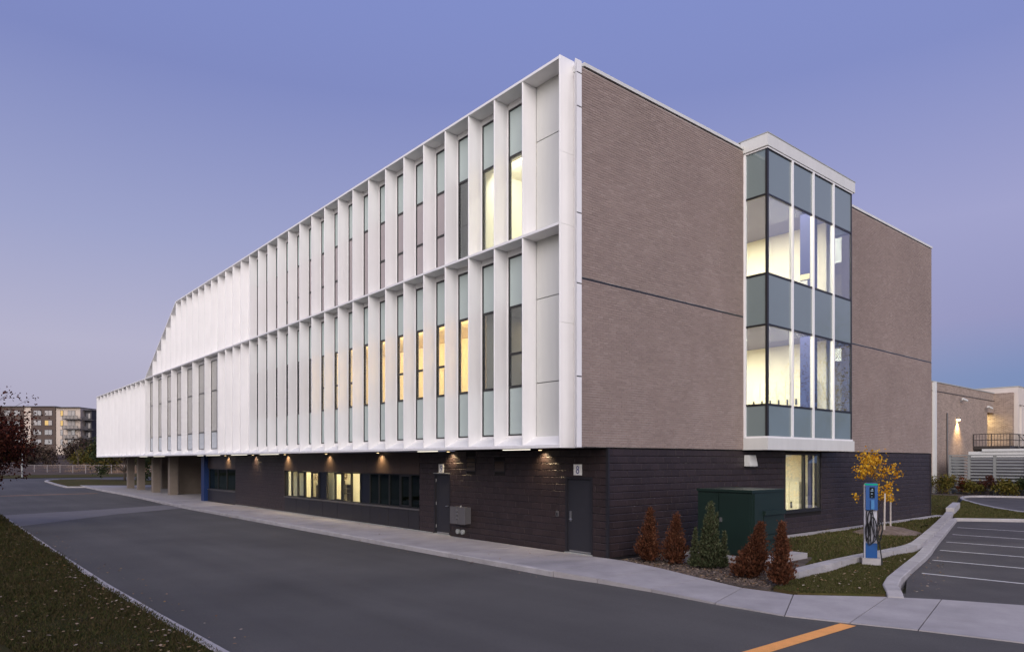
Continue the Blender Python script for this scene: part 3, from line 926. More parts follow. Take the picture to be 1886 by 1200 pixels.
fb = M()
W1 = (9.53, 22.45); W2 = (29.94, 35.3)
fb.box(-0.63, -0.10, 0.0, 0.25, -0.1, ZS - 0.03)
fb.box(-1.66, -0.63, 0.0, 0.25, 2.16, ZS - 0.03)
fb.box(-7.53, -1.66, 0.0, 0.25, -0.1, ZS - 0.03)
fb.box(-8.49, -7.53, 0.0, 0.25, 2.16, ZS - 0.03)
fb.box(-9.53, -8.49, 0.0, 0.25, -0.1, ZS - 0.03)
front, fblocks = blockwall("block_wall", "y", dict(backing=fb, a0=0.10, a1=9.53),
                           [(0.60, 1.69, -1, 2.17), (7.50, 8.52, -1, 2.17), (4.44, 5.0, 2.26, 2.68), (6.0, 6.55, 2.26, 2.82)])
front2, fblocks2 = blockwall("block_wall", "y", dict(backing=M().box(-29.94, -22.45, 0.0, 0.25, -0.1, ZS - 0.03), a0=22.45, a1=29.94), [])
sb = M()
sb.box(-0.30, -0.06, 0.0, 9.50, -0.15, ZS); sb.box(-0.30, -0.06, 12.17, 23.4, -0.15, ZS)
sb.box(-0.30, -0.06, 9.50, 12.17, -0.15, 0.78); sb.box(-0.30, -0.06, 9.50, 12.17, 2.93, ZS)
side, sblocks = blockwall("block_wall", "x", dict(backing=sb, a0=0.02, a1=23.4), [(9.48, 12.19, 0.76, 2.95)])
allb = [("y", front, b, (CAM[0] + (b[0] + b[1]) / 2) ** 2 + (CAM[1]) ** 2) for b in fblocks] + \
       [("x", side, b, CAM[0] ** 2 + (CAM[1] - (b[0] + b[1]) / 2) ** 2) for b in sblocks] + [("z", front2, b, 1e5) for b in fblocks2]
allb.sort(key=lambda t: t[3])
rest = {"y": M(), "x": M(), "z": M()}
for i, (pl, root, b, _) in enumerate(allb):
    pr = rng.uniform(0.012, 0.017)
    if i < 300:
        m = M(); block_mesh(m, pl, *b, pr); obj("block", m, BLOCK, root)
    else:
        block_mesh(rest[pl], "y" if pl == "z" else pl, *b, pr)
obj("block_courses", rest["y"], BLOCK, front, kind="stuff")
obj("block_courses", rest["x"], BLOCK, side, kind="stuff")
obj("block_courses", rest["z"], BLOCK, front2, kind="stuff")
obj("corner_post", M().box(-0.10, 0.0, -0.03, 0.02, -0.12, ZS - 0.02), DARKMETAL, B)
obj("corner_post", M().box(-0.12, -0.02, 23.40, 23.46, -0.12, ZS - 0.02), DARKMETAL, B)

# doors
def door(s0, s1, hinge_left):
    fr = M()
    fr.box(-s1 - 0.03, -s1 + 0.035, -0.02, 0.1, 0.0, 2.19); fr.box(-s0 - 0.035, -s0 + 0.03, -0.02, 0.1, 0.0, 2.19)
    fr.box(-s1 + 0.035, -s0 - 0.035, -0.02, 0.1, 2.13, 2.19)
    d = obj("door", M().box(-s1 + 0.04, -s0 - 0.04, 0.035, 0.08, 0.03, 2.125), DOORM, B)
    obj("door_frame", fr, DARKMETAL, d)
    obj("kick_strip", M().box(-s1 + 0.10, -s0 - 0.05, 0.028, 0.034, 0.035, 0.075), STEEL, d)
    obj("threshold", M().box(-s1 - 0.02, -s0 + 0.02, -0.06, 0.1, -0.02, 0.018), GALV, d)
    return d
d8 = door(0.63, 1.66, False)
hx = -1.66 + 0.15
obj("lock_plate", M().box(hx - 0.035, hx + 0.035, 0.018, 0.034, 0.98, 1.20), STEEL, d8)
hm = M().tube([(hx, 0.03, 0.97), (hx, -0.03, 0.97), (hx + 0.11, -0.03, 0.97)], 0.011, 8); hm.box(hx - 0.03, hx + 0.03, 0.02, 0.033, 0.90, 0.978)
obj("handle", hm, STEEL, d8)
d9 = door(7.53, 8.49, True)
for z in (0.22, 1.05, 1.88):
    obj("hinge", M().tube([(-8.49 + 0.04, 0.026, z), (-8.49 + 0.04, 0.026, z + 0.11)], 0.012, 8), STEEL, d9)
hx = -7.53 - 0.12
obj("handle", M().tube([(hx, 0.034, 1.04), (hx, -0.03, 1.04), (hx - 0.11, -0.03, 1.03)], 0.011, 8), STEEL, d9)
obj("drip_edge", M().box(-8.52, -7.50, -0.05, -0.02, 2.19, 2.21), GALV, d9)

# number plates
def number_sign(ch, s0, s1, z0, z1, label):
    r = thing("number_sign", (-(s0 + s1) / 2, -0.02, z0), label, "sign")
    obj("plate", M().box(-s1, -s0, -0.028, -0.018, z0, z1), SIGNW, r)
    def ell(cx_, cz_, rx, rz, a0=0, a1=360, n=24): return [(cx_ + rx * math.cos(rad(a0 + (a1 - a0) * i / n)), cz_ + rz * math.sin(rad(a0 + (a1 - a0) * i / n))) for i in range(n + 1)]
    zc = (z0 + z1) / 2; xc = -(s0 + s1) / 2
    if ch == "8": strokes = [ell(0, 0.052, 0.040, 0.046), ell(0, -0.048, 0.047, 0.054)]
    else: strokes = [ell(0, 0.040, 0.046, 0.056), [(0.046, 0.045), (0.044, 0.0), (0.036, -0.045), (0.018, -0.082), (-0.012, -0.10), (-0.040, -0.094)]]
    m = M(); hw = 0.0135
    for st in strokes:
        for p_, q_ in zip(st[:-1], st[1:]):
            d_ = Vector((q_[0] - p_[0], q_[1] - p_[1])).normalized(); nx, nz = -d_.y * hw, d_.x * hw; ex_, ez_ = d_.x * .003, d_.y * .003
            m.yprism([(xc + p_[0] - ex_ + nx, zc + p_[1] - ez_ + nz), (xc + p_[0] - ex_ - nx, zc + p_[1] - ez_ - nz), (xc + q_[0] + ex_ - nx, zc + q_[1] + ez_ - nz), (xc + q_[0] + ex_ + nx, zc + q_[1] + ez_ + nz)], -0.031 - rng.uniform(0, .0005), -0.028)
    obj("digit", m, DIGIT, r)
number_sign("8", 1.01, 1.335, 2.24, 2.55, "white plate with blue digit eight above the dark door")
number_sign("9", 7.88, 8.205, 2.225, 2.535, "white plate with blue digit nine above the dark door")

# louvred vents
for s0, s1, z0, z1 in ((6.0, 6.55, 2.28, 2.80), (4.44, 5.0, 2.28, 2.67)):
    m = M(); t = 0.035
    m.box(-s1, -s1 + t, -0.03, 0.02, z0, z1); m.box(-s0 - t, -s0, -0.03, 0.02, z0, z1)
    m.box(-s1 + t, -s0 - t, -0.03, 0.02, z1 - t, z1); m.box(-s1 + t, -s0 - t, -0.03, 0.02, z0, z0 + t)
    v = obj("vent", m, DARKMETAL, B)
    obj("vent_back", M().box(-s1 + 0.02, -s0 - 0.02, -0.005, 0.0, z0 + 0.02, z1 - 0.02), BLACKFR, v)
    n = 3
    for i in range(n):
        za = z0 + t + (z1 - z0 - 2 * t) * i / n
        obj("slat", M().xprism([(-0.035, za + 0.015), (-0.03, za + 0.0), (-0.006, za + 0.105), (-0.006, za + 0.12)], -s1 + t, -s0 - t), BRONZE, v)

# long strip window
def strip_window(s_r, s_l, edges, kinds, z0=0.82, z1=2.14):
    f = M(); t = 0.035
    f.box(-s_l, -s_r, 0.05, 0.14, z1 - 0.05, z1); f.box(-s_l, -s_r, 0.05, 0.14, z0, z0 + 0.05)
    for e in edges:
        f.box(-e - t, -e + t, 0.045, 0.14, z0 + 0.05, z1 - 0.05)
    w = obj("strip_window", f, BLACKFR, B)
    for (a, b), k in zip(zip(edges[:-1], edges[1:]), kinds):
        g, opener = k
        if opener:
            m = M(); q = 0.05
            m.box(-b + t, -b + t + q, 0.03, 0.1, z0 + 0.05, z1 - 0.05); m.box(-a - t - q, -a - t, 0.03, 0.1, z0 + 0.05, z1 - 0.05)
            m.box(-b + t + q, -a - t - q, 0.03, 0.1, z1 - 0.05 - q, z1 - 0.05); m.box(-b + t + q, -a - t - q, 0.03, 0.1, z0 + 0.05, z0 + 0.05 + q)
            obj("sash", m, BLACKFR, w)
        obj("pane", M().box(-b + t, -a - t, 0.085, 0.10, z0 + 0.05, z1 - 0.05), g, w)
    obj("sill", M().box(-s_l, -s_r, -0.05, 0.14, z0 - 0.05, z0 - 0.001), GREYBOX, w)
    return w
edges = [9.57, 10.25, 11.03, 11.86, 12.69, 13.48, 14.31, 15.17, 15.99, 16.77, 17.62, 18.42, 19.29, 20.07, 20.91, 21.69, 22.41]
kinds = [(TGLASS, False), (TGLASS, True), (TGLASS, False), (TGLASS, False), (TGLASS, False), (NAVY, False), (GLASSG, False), (GLASSG, False), (GLASSG, True), (GLASSG, False), (NAVY, False),
         (GLASSG, True), (GLASSG, False), (GLASSG, True), (GLASSG, False), (GLASSG, False)]
strip_window(9.53, 22.45, edges, kinds)
strip_window(29.94, 35.3, [29.98, 31.7, 33.4, 35.26], [(TGLASS, False)] * 3, 0.80, 2.15)
for i in range(17):   # charcoal panels below the strip window
    a = 9.54 + 0.7595 * i
    obj("base_panel", M().box(-a - 0.752, -a - 0.006, -0.012 - 0.004 * (i % 2), 0.06, 0.0, 0.755), DARKMETAL, B)
for i in range(7):
    a = 29.95 + 0.764 * i
    obj("base_panel", M().box(-a - 0.757, -a - 0.006, -0.012, 0.06, 0.0, 0.735), DARKMETAL, B)
a = 9.54
for w in (1.35, 1.85, 0.9, 1.3, 1.85, 0.85, 1.3, 1.85, 1.66):
    obj("header_panel", M().box(-a - w + 0.008, -a, -0.012, 0.06, 2.145, ZS - 0.022), BRONZE, B); a += w
a = 29.95
for w in (1.8, 1.75, 1.79):
    obj("header_panel", M().box(-a - w + 0.008, -a, -0.012, 0.06, 2.155, ZS - 0.022), BRONZE, B); a += w
obj("base_ledge", M().box(-29.9, -8.6, -0.04, -0.013, 0.0, 0.03), GALV, B)
obj("blue_end_panel", M().box(-35.95, -35.31, -0.25, 0.5, 0.0, ZS - 0.02), BLUEM, B)
# room behind the strip window
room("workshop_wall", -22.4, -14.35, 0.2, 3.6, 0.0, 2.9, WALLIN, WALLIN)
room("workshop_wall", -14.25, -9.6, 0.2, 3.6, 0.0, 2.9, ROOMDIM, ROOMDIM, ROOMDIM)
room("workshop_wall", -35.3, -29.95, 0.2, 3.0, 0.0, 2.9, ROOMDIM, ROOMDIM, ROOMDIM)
area_light("workshop_light", (-18.4, 0.42, 2.8), (7.6, 0.3), 380, (1.0, 0.84, 0.54), direction=(0, 1, -0.8))
for s0, s1, y1, lab in ((20.95, 22.3, 0.9, "tall cream cupboard standing behind the leftmost lit ground floor panes"), (17.65, 18.3, 0.8, "tall cream cupboard beside the navy panel of the lit ground floor window")):
    c = obj("cupboard", M().box(-s1, -s0, 0.45, y1, 0.0, 2.4), LOCKER, label=lab, category="cupboard")
POSTER = mat("patterned_notice_paper", (0.60, 0.52, 0.42), 0.9, 0.6, 14, detail=2, col2=(0.10, 0.07, 0.06), blotch=9)
DESK = mat("dark_shelf_board", (0.05, 0.045, 0.05), 0.6, 0.1)
sh = thing("shelf_unit", (-22.1, 2.6, 0), "open shelf unit with dark boards behind the lit ground floor panes", "shelf")
for z in (0.85, 1.10, 1.32):
    obj("shelf_board", M().box(-22.36, -21.95, 1.7, 3.5, z, z + 0.035), DESK, sh)
for y in (1.7, 2.15, 2.6, 3.05, 3.5):
    obj("upright", M().box(-22.36, -21.95, y - 0.015, y + 0.015, 0.0, 1.32), DESK, sh)
obj("notice_board", M().box(-22.39, -22.36, 1.6, 3.5, 1.62, 2.3), POSTER, label="large speckled notice board on the end wall of the lit ground floor room", category="notice board")
obj("dark_box", M().box(-22.3, -22.0, 1.8, 2.2, 1.36, 1.56), DESK, label="dark box nearest the window on top of the shelf unit in the lit room", category="box")
obj("dark_box", M().box(-22.3, -22.0, 2.7, 3.2, 1.36, 1.56), DESK, label="dark box farther from the window on top of the shelf unit in the lit room", category="box")
RACKM = mat("terracotta_cupboard", (0.30, 0.11, 0.05), 0.6, 0.1)
obj("wall_cupboard", M().box(-22.38, -22.1, 0.95, 1.35, 1.65, 2.15), RACKM, label="terracotta wall cupboard seen through the left lit ground floor panes", category="cupboard")

# undercroft: columns and recessed walls
for x, y in ((-45.7, 0.45), (-51.35, 0.55), (-57.9, 0.8), (-62.6, 0.9), (-54.2, 2.9), (-59.6, 3.2)):
    obj("column", M().box(x - 0.30, x + 0.30, y - 0.28, y + 0.28, 0.0, ZS - 0.02), CONCWARM, B)
obj("recess_wall", M().box(-46.7, -46.4, 1.2, 7.0, 0.0, ZS - 0.02), CONCWARM, B)
obj("pilaster", M().box(-46.39, -46.25, 1.0, 1.25, 0.0, ZS - 0.02), CONCWARM, B)
obj("pilaster", M().box(-46.39, -46.2, 3.0, 3.35, 0.0, ZS - 0.02), CONCWARM, B)
obj("recess_wall", M().box(-46.4, -35.9, 7.0, 7.2, 0.0, ZS - 0.02), CONCWARM, B)
obj("recess_wall", M().box(-35.9, -35.6, 0.5, 7.0, 0.0, ZS - 0.02), CONCWARM, B)
obj("recess_wall", M().box(-55.2, -54.9, 3.3, 8.0, 0.0, ZS - 0.02), BRONZE, B)
obj("recess_wall", M().box(-50.2, -49.9, 2.4, 8.0, 0.0, ZS - 0.02), BRONZE, B)

# glazed bay on the brick end ------------------------------------------------
BX = 0.83
bay_o = obj("bay_cap", M().box(-0.1, BX + 0.06, t_bay0 - 0.08, t_bay1 + 0.15, 12.90, 13.30), WHITE2, B)
obj("cap_flashing", M().box(-0.3, BX + 0.075, t_bay0 - 0.095, t_bay1 + 0.165, 13.30, 13.325), GALV, bay_o)
obj("bay_base", M().box(-0.1, BX + 0.05, t_bay0 - 0.06, t_bay1 + 0.12, 3.01, 3.40), WHITE2, B)
ZB = [12.88, 11.35, 8.77, 7.10, 4.49, 3.43]
tm = [t_bay0 + 0.03, 8.33, 9.80, 11.33, t_bay1]
fm = M()   # black framing: corner post, transoms
fm.box(BX - 0.07, BX + 0.004, t_bay0 - 0.004, t_bay0 + 0.09, 3.43, 12.88)
fm.box(BX - 0.07, BX + 0.004, t_bay1 - 0.06, t_bay1 + 0.004, 3.43, 12.88)
for z in ZB[1:-1]:
    fm.box(BX - 0.07, BX - 0.004, t_bay0 + 0.09, t_bay1 - 0.06, z - 0.035, z + 0.035)
    fm.box(0.06, BX - 0.07, t_bay0 - 0.0, t_bay0 + 0.06, z - 0.035, z + 0.035)
    fm.box(0.06, BX - 0.07, t_bay1 - 0.06, t_bay1, z - 0.035, z + 0.035)
fm.box(BX - 0.07, BX - 0.006, t_bay0 + 0.09, t_bay1 - 0.06, 12.80, 12.84)
bw = obj("bay_window", fm, BLACKFR, B)
for y in tm[1:-1]:
    obj("mullion", M().box(BX - 0.08, BX + 0.035, y - 0.045, y + 0.045, 3.43, 12.88), WHITE, bw)
obj("mullion", M().box(-0.05, 0.06, t_bay0 - 0.03, t_bay0 + 0.05, 3.41, 12.9), WHITE, bw)
obj("mullion", M().box(-0.05, 0.06, t_bay1 - 0.05, t_bay1 + 0.03, 3.41, 12.9), WHITE, bw)
obj("head_rail", M().box(0.06, BX + 0.03, t_bay0 - 0.026, t_bay1 + 0.03, 12.84, 12.90), WHITE, bw)
obj("foot_rail", M().box(0.06, BX + 0.03, t_bay0 - 0.026, t_bay1 + 0.03, 3.40, 3.46), WHITE, bw)
for i in range(5):
    zt, zb = ZB[i], ZB[i + 1]
    g = SPANB if i % 2 == 0 else GLASSB
    for j in range(4):
        obj("pane", M().box(BX - 0.035, BX - 0.018, tm[j] + 0.045, tm[j + 1] - 0.045, zb + 0.035, zt - 0.035), g, bw)
    obj("pane", M().box(0.06, BX - 0.07, t_bay0 + 0.022, t_bay0 + 0.038, zb + 0.035, zt - 0.035), g, bw)
    obj("pane", M().box(0.06, BX - 0.07, t_bay1 - 0.038, t_bay1 - 0.022, zb + 0.035, zt - 0.035), g, bw)

# corridors behind the bay, one per floor
def corridor(z0, z1, lit, yback):
    obj("floor", M().box(-9, -0.31, 5.1, 12.7, z0 - 0.15, z0), FLOORIN, B)
    obj("floor", M().box(-0.31, 0.72, t_bay0 + 0.1, 12.7, z0 - 0.15, z0), FLOORIN, B)
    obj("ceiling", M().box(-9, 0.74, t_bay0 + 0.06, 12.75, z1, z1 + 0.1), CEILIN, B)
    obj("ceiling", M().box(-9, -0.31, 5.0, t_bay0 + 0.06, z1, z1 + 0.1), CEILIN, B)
    m = M(); m.box(-9, -0.28, yback, yback + 0.1, z0, z1); m.box(-9.1, -9, 5, 12.7, z0, z1); m.box(-9, -0.3, 5.0, 5.1, z0, z1)
    obj("corridor_wall", m, WALLIN, B)
    obj("corridor_column", M().box(-0.22, 0.22, 10.9, 11.35, z0, z1), BLUEP, B)
    obj("corridor_wall", M().box(-0.275, -0.02, yback, yback + 0.1, z0, z1), WALLIN, B)
    area_light("corridor_light", (-2.7, 9.2, z1 - 0.05), (6.2, 3.6), lit, CREAM)
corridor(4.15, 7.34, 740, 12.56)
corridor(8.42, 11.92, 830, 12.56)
obj("floor", M().box(-9, -0.32, 5.4, 14.0, -0.15, 0.0), FLOORIN, B)
obj("ceiling", M().box(-9, -0.32, 5.0, 14.0, 2.92, 2.99), WALLIN, B)
m = M(); m.box(-9, -0.35, 12.6, 12.7, 0, 2.92); m.box(-9.1, -9, 5, 12.7, 0, 2.92); m.box(-9, -0.35, 5.0, 5.1, 0, 2.92)
obj("corridor_wall", m, WALLIN, B)
area_light("corridor_light", (-3.4, 9.0, 2.88), (5, 3), 420, CREAM)
obj("corridor_column", M().box(-0.48, -0.36, 12.0, 12.15, 0.0, 2.92), BLUEP, B)
# ground window of the brick end
f = M(); t = 0.05
f.box(-0.17, -0.07, 9.50, 9.56, 0.78, 2.93); f.box(-0.17, -0.07, 12.11, 12.17, 0.78, 2.93)
f.box(-0.17, -0.07, 9.56, 12.11, 2.86, 2.93); f.box(-0.17, -0.07, 9.56, 12.11, 0.78, 0.86); f.box(-0.17, -0.065, 10.90, 11.0, 0.86, 2.86)
gw = obj("end_window", f, BLACKFR, B)
for a, b in ((9.56, 10.90), (11.0, 12.11)):
    obj("pane", M().box(-0.13, -0.115, a, b, 0.86, 2.86), GLASSB, gw)
obj("sill", M().box(-0.2, 0.01, 9.46, 12.21, 0.735, 0.778), BLACKFR, gw)

# lockers: one thing each
def locker(x0, w, y, z0, h, label, grp):
    r = thing("locker", (x0 + w / 2, y, z0), label, "locker", grp)
    obj("body", M().box(x0 + 0.003, x0 + w - 0.003, y, y + 0.35, z0, z0 + h), LOCKER, r)
    obj("locker_door", M().box(x0 + 0.018, x0 + w - 0.018, y - 0.014, y, z0 + 0.05, z0 + h - 0.04), LOCKER, r)
    obj("lock", M().box(x0 + 0.055, x0 + 0.12, y - 0.035, y - 0.014, z0 + h * 0.42, z0 + h * 0.56), BLACKFR, r)
ordn = ["leftmost", "second", "third", "fourth", "fifth", "sixth", "seventh", "eighth"]
for i in range(7):
    locker(-2.98 + 0.37 * i, 0.37, 12.2, 4.15, 1.72, f"{ordn[i]} cream locker from the left behind the middle of the glazed bay", "cream lockers behind the glazed bay")
for i in range(4):
    locker(-2.62 + 0.42 * i, 0.42, 12.24, 0.0, 1.82, f"{ordn[i]} cream locker from the left behind the end wall's ground window", "cream lockers behind the ground window")
# notices on the blue column
for i, (z, w, h, c) in enumerate(((9.42, 0.36, 0.20, (0.70, 0.62, 0.40)), (9.10, 0.28, 0.28, (0.62, 0.60, 0.58)), (8.84, 0.38, 0.22, (0.55, 0.30, 0.16)))):
    pm = mat("notice_paper", c, 0.8, 0.35, 18, detail=2)
    lab = ["upper yellow notice on the blue column behind the bay", "middle white notice on the blue column behind the bay", "lowest orange notice on the blue column behind the bay"][i]
    obj("notice", M().box(-0.21, -0.21 + w, 10.885, 10.897, z, z + h), pm, label=lab, category="notice")
# ceiling lamps in the corridors
for i, (x, y, z, lab) in enumerate(((0.35, 7.9, 11.915, "round downlight in the top floor bay ceiling"), (0.3, 7.9, 7.335, "round downlight in the middle floor bay ceiling"))):
    obj("downlight", M().tube([(x, y, z - 0.02), (x, y, z)], 0.10, 16), CEILLAMP, label=lab, category="ceiling lamp")
for i, (x0, x1, y, z, lab) in enumerate(((-4.2, -2.2, 10.2, 11.91, "linear lamp on the top floor corridor ceiling"), (-4.4, -1.9, 9.9, 7.33, "linear lamp on the middle floor corridor ceiling"))):
    obj("strip_lamp", M().box(x0, x1, y, y + 0.12, z - 0.05, z), CEILLAMP, label=lab, category="ceiling lamp")

# ================================================================== LAMPS UNDER THE OVERHANG
strips = [(2.05, 3.25), (6.75, 7.95), (20.6, 23.0), (25.0, 27.4), (29.5, 32.0), (32.7, 33.8), (41.9, 44.9), (47.1, 49.4)]
for i, (a, b) in enumerate(strips):
    r = thing("strip_light", (-(a + b) / 2, -1.0, ZS - 0.06), f"{['first', 'second', 'third', 'fourth', 'fifth', 'sixth', 'seventh', 'eighth'][i]} thin strip light from the brick corner under the white overhang", "strip light", "strip lights under the overhang")
    obj("housing", M().box(-b, -a, -1.12, -1.02, ZS - 0.04, ZS - 0.021), GALV, r)
    obj("diffuser", M().box(-b + 0.02, -a - 0.02, -1.11, -1.03, ZS - 0.058, ZS - 0.04), LAMPW, r)
downs = [(2.57, 1.0), (7.36, 1.0), (12.34, 1.2), (17.12, 1.2), (21.94, 1.4), (26.5, 1.6), (31.2, 1.6)]
for i, (s, pw) in enumerate(downs):
    r = thing("wall_washer", (-s, -0.20, ZS - 0.06), f"{['first', 'second', 'third', 'fourth', 'fifth', 'sixth', 'seventh'][i]} warm downlight from the brick corner washing the dark wall", "downlight", "warm downlights under the overhang")
    obj("housing", M().tube([(-s, -0.20, ZS - 0.05), (-s, -0.20, ZS - 0.021)], 0.075, 16), DARKMETAL, r)
    obj("lens", M().tube([(-s, -0.20, ZS - 0.058), (-s, -0.20, ZS - 0.051)], 0.05, 16), LAMPWARM, r)
    d = bpy.data.lights.new("wall_washer_beam", "SPOT"); d.energy = 85 * pw; d.color = (1.0, 0.76, 0.45); d.spot_size = rad(125); d.spot_blend = 1.0; d.shadow_soft_size = 0.04
    o = bpy.data.objects.new("wall_washer_beam", d); COL.objects.link(o); o.parent = r; o.location = (0, 0, -0.02)
    o.rotation_euler = Vector((0, 0.30, -1)).to_track_quat("-Z", "Y").to_euler()

# fixtures on the walls
r = thing("electrical_box", (-6.7, -0.02, 0.47), "grey wall mounted electrical enclosure with two latches beside door nine", "electrical box")
obj("body", M().box(-7.10, -6.26, -0.26, -0.02, 0.50, 1.06), GREYBOX, r)
obj("lid", M().box(-7.13, -6.68, -0.285, -0.261, 0.48, 1.07), GREYBOX, r)
obj("lid", M().box(-6.67, -6.24, -0.285, -0.261, 0.48, 1.07), GREYBOX, r)
for z in (0.66, 0.80, 0.92):
    obj("latch", M().box(-6.73, -6.66, -0.315, -0.286, z, z + 0.06), STEEL, r)
obj("side_switch", M().box(-7.20, -7.11, -0.16, -0.06, 0.66, 0.86), GALV, r)
obj("top_conduit", M().tube([(-6.68, -0.14, 1.06), (-6.68, -0.14, 1.11)], 0.03, 10), STEEL, r)
for s, lab in ((6.98, "left round pale pipe cap on the wall below the grey box"), (6.70, "right round pale pipe cap on the wall below the grey box")):
    c = obj("pipe_cap", M().tube([(-s, -0.015, 0.19), (-s, -0.09, 0.19)], 0.085, 16), GALV, smooth=False, label=lab, category="pipe cap")
    obj("cap_nut", M().tube([(-s, -0.09, 0.19), (-s, -0.11, 0.19)], 0.035, 6), STEEL, c)
r = thing("card_reader", (-2.0, -0.02, 1.02), "small grey card reader on the wall left of door eight", "card reader")
obj("body", M().box(-2.05, -1.95, -0.05, -0.018, 1.02, 1.18), GREYBOX, r)
obj("face", M().box(-2.02, -1.98, -0.056, -0.05, 1.04, 1.13), SCREEN, r)
r = thing("wall_light", (0.0, 7.0, 2.47), "white box wall light below the glazed bay, unlit", "wall light")
m = M().yprism([(-0.04, 2.84), (0.10, 2.84), (0.17, 2.52), (0.17, 2.47), (-0.04, 2.47)], 6.78, 7.26)
obj("body", m, WHITE2, r)
obj("lens", M().box(0.0, 0.14, 6.82, 7.22, 2.455, 2.469), FROST, r)

# ================================================================== TRANSFORMER AND SHRUBS BY THE CORNER
tr = thing("transformer", (1.9, 3.3, -0.05), "dark green pad mounted transformer cabinet with hinged doors by the block wall", "transformer")
obj("pad", M().box(0.75, 3.25, 2.15, 4.6, -0.2, 0.08), KERB, tr)
obj("cabinet", M().box(1.12, 2.80, 2.50, 4.15, 0.08, 1.80), GREENT, tr)
obj("lid", M().box(1.10, 2.83, 2.45, 4.18, 1.80, 1.87), GREENT, tr)
for a, b in ((1.14, 1.80), (1.82, 2.76)):
    d = obj("cabinet_door", M().box(a, b, 2.455, 2.499, 0.14, 1.77), GREENT, tr)
obj("padlock", M().box(1.86, 1.92, 2.42, 2.454, 0.98, 1.10), STEEL, tr)
for z in (1.18, 0.52):
    obj("hinge_rail", M().box(2.80, 2.90, 3.0, 4.1, z, z + 0.12), GREENT, tr)
obj("side_panel", M().box(2.801, 2.84, 2.56, 2.98, 0.14, 1.77), GREENT, tr)
obj("side_panel", M().box(2.801, 2.825, 3.05, 4.1, 0.66, 1.16), GREENT, tr)
for (x, y, lab) in ((1.35, 1.15, "left grey concrete block lying by the green conifer"), (1.75, 1.45, "right grey concrete block lying by the green conifer")):
    obj("concrete_block", M().obox((x, y), (0.22, 0.06), (-0.03, 0.1), -0.09, 0.14), KERB, label=lab, category="block")

RUST = leafmat("rust_brown_sprays", [(0.085, 0.030, 0.016), (0.13, 0.048, 0.024), (0.06, 0.022, 0.014), (0.17, 0.075, 0.04), (0.10, 0.036, 0.019), (0.07, 0.035, 0.022)], trans=0.15)
GRN = leafmat("green_sprays", [(0.045, 0.06, 0.028), (0.085, 0.10, 0.05), (0.03, 0.042, 0.02), (0.11, 0.12, 0.065), (0.06, 0.05, 0.028)], trans=0.15)

def conifer(loc, h, r, leafm, n, label, lean=0.0, tips=2, seed=1, group=None, forks=()):
    h *= 1.06
    rg = random.Random(seed)
    root = thing("conifer", loc, label, "conifer", group)
    lx = lean
    obj("trunk", M().tube([loc, (loc[0] + lx * 0.5, loc[1] + lx * 0.3, loc[2] + h * 0.5), (loc[0] + lx, loc[1] + lx * 0.6, loc[2] + h * 0.93)], [0.035, 0.022, 0.006], 6), BARK, root)
    m = M(); m_tw = M()
    spires = [(0, 0, h, r, n)] + [(fx, fy, fh, fr, int(n * 0.35)) for fx, fy, fh, fr in forks]
    for (fx, fy, hh, rr, nn) in spires:
        nb = int(nn / 15)
        for b in range(nb):   # boughs, each carrying a fan of sprays
            t = rg.random() ** 1.15
            prof = rr * ((1 - t) ** 1.0 * 0.97 + 0.03) * (1 if t > 0.12 else 0.7 + 2.5 * t) * rg.uniform(0.45, 1.3)
            a = rg.uniform(0, 6.283)
            base = Vector((loc[0] + fx + lx * t, loc[1] + fy + lx * 0.6 * t, loc[2] + 0.05 + hh * t * 0.95))
            out = Vector((math.cos(a), math.sin(a), 0))
            tip = base + out * prof + Vector((0, 0, prof * rg.uniform(0.25, 0.7)))
            for k in range(16):
                q = rg.uniform(0.25, 1.0)
                p = base.lerp(tip, q) + Vector((rg.gauss(0, 1), rg.gauss(0, 1), rg.gauss(0, 1))) * rr * 0.10
                d = (out * 0.55 + Vector((rg.uniform(-.5, .5), rg.uniform(-.5, .5), rg.uniform(0.35, 1.3)))).normalized()
                s = rg.uniform(0.04, 0.105) * (0.5 + 0.6 * (1 - t))
                side = d.cross(Vector((rg.uniform(-1, 1), rg.uniform(-1, 1), rg.uniform(-1, 1)))).normalized()
                m.add([p, p + d * s * 0.5 + side * s * 0.22, p + d * s, p + d * s * 0.5 - side * s * 0.22], [(0, 1, 2, 3)])
                p2 = p + d * s * 0.35
                d2 = (d + side * 0.9).normalized()
                m.add([p2, p2 + d2 * s * 0.35 + d * s * 0.08, p2 + d2 * s * 0.6, p2 + d2 * s * 0.3 - d * s * 0.06], [(0, 1, 2, 3)])
        top = Vector((loc[0] + fx + lx, loc[1] + fy + lx * .6, loc[2] + hh * 0.93))
        for k in range(14):   # bare twigs poking out of the crown
            t = rg.uniform(.1, .9); a = rg.uniform(0, 6.283); pr_ = rr * (1 - t) * 1.25 + .05
            b0 = Vector((loc[0] + fx + lx * t, loc[1] + fy + lx * .6 * t, loc[2] + hh * t * .9))
            m_tw.tube([b0, b0 + Vector((math.cos(a) * pr_, math.sin(a) * pr_, pr_ * rg.uniform(.5, 1.1)))], [.006, .002], 3, cap=False)
        for k in range(22):
            d = Vector((rg.uniform(-.4, .4), rg.uniform(-.4, .4), 1)).normalized()
            p = top + Vector((rg.gauss(0, .018), rg.gauss(0, .018), rg.uniform(-.2, .07)))
            side = d.cross(Vector((rg.uniform(-1, 1), rg.uniform(-1, 1), 0.1))).normalized(); s = rg.uniform(.06, .13)
            m.add([p, p + d * s * 0.5 + side * s * 0.13, p + d * s, p + d * s * 0.5 - side * s * 0.13], [(0, 1, 2, 3)])
    obj("foliage", m, leafm, root); obj("twigs", m_tw, TWIG, root)
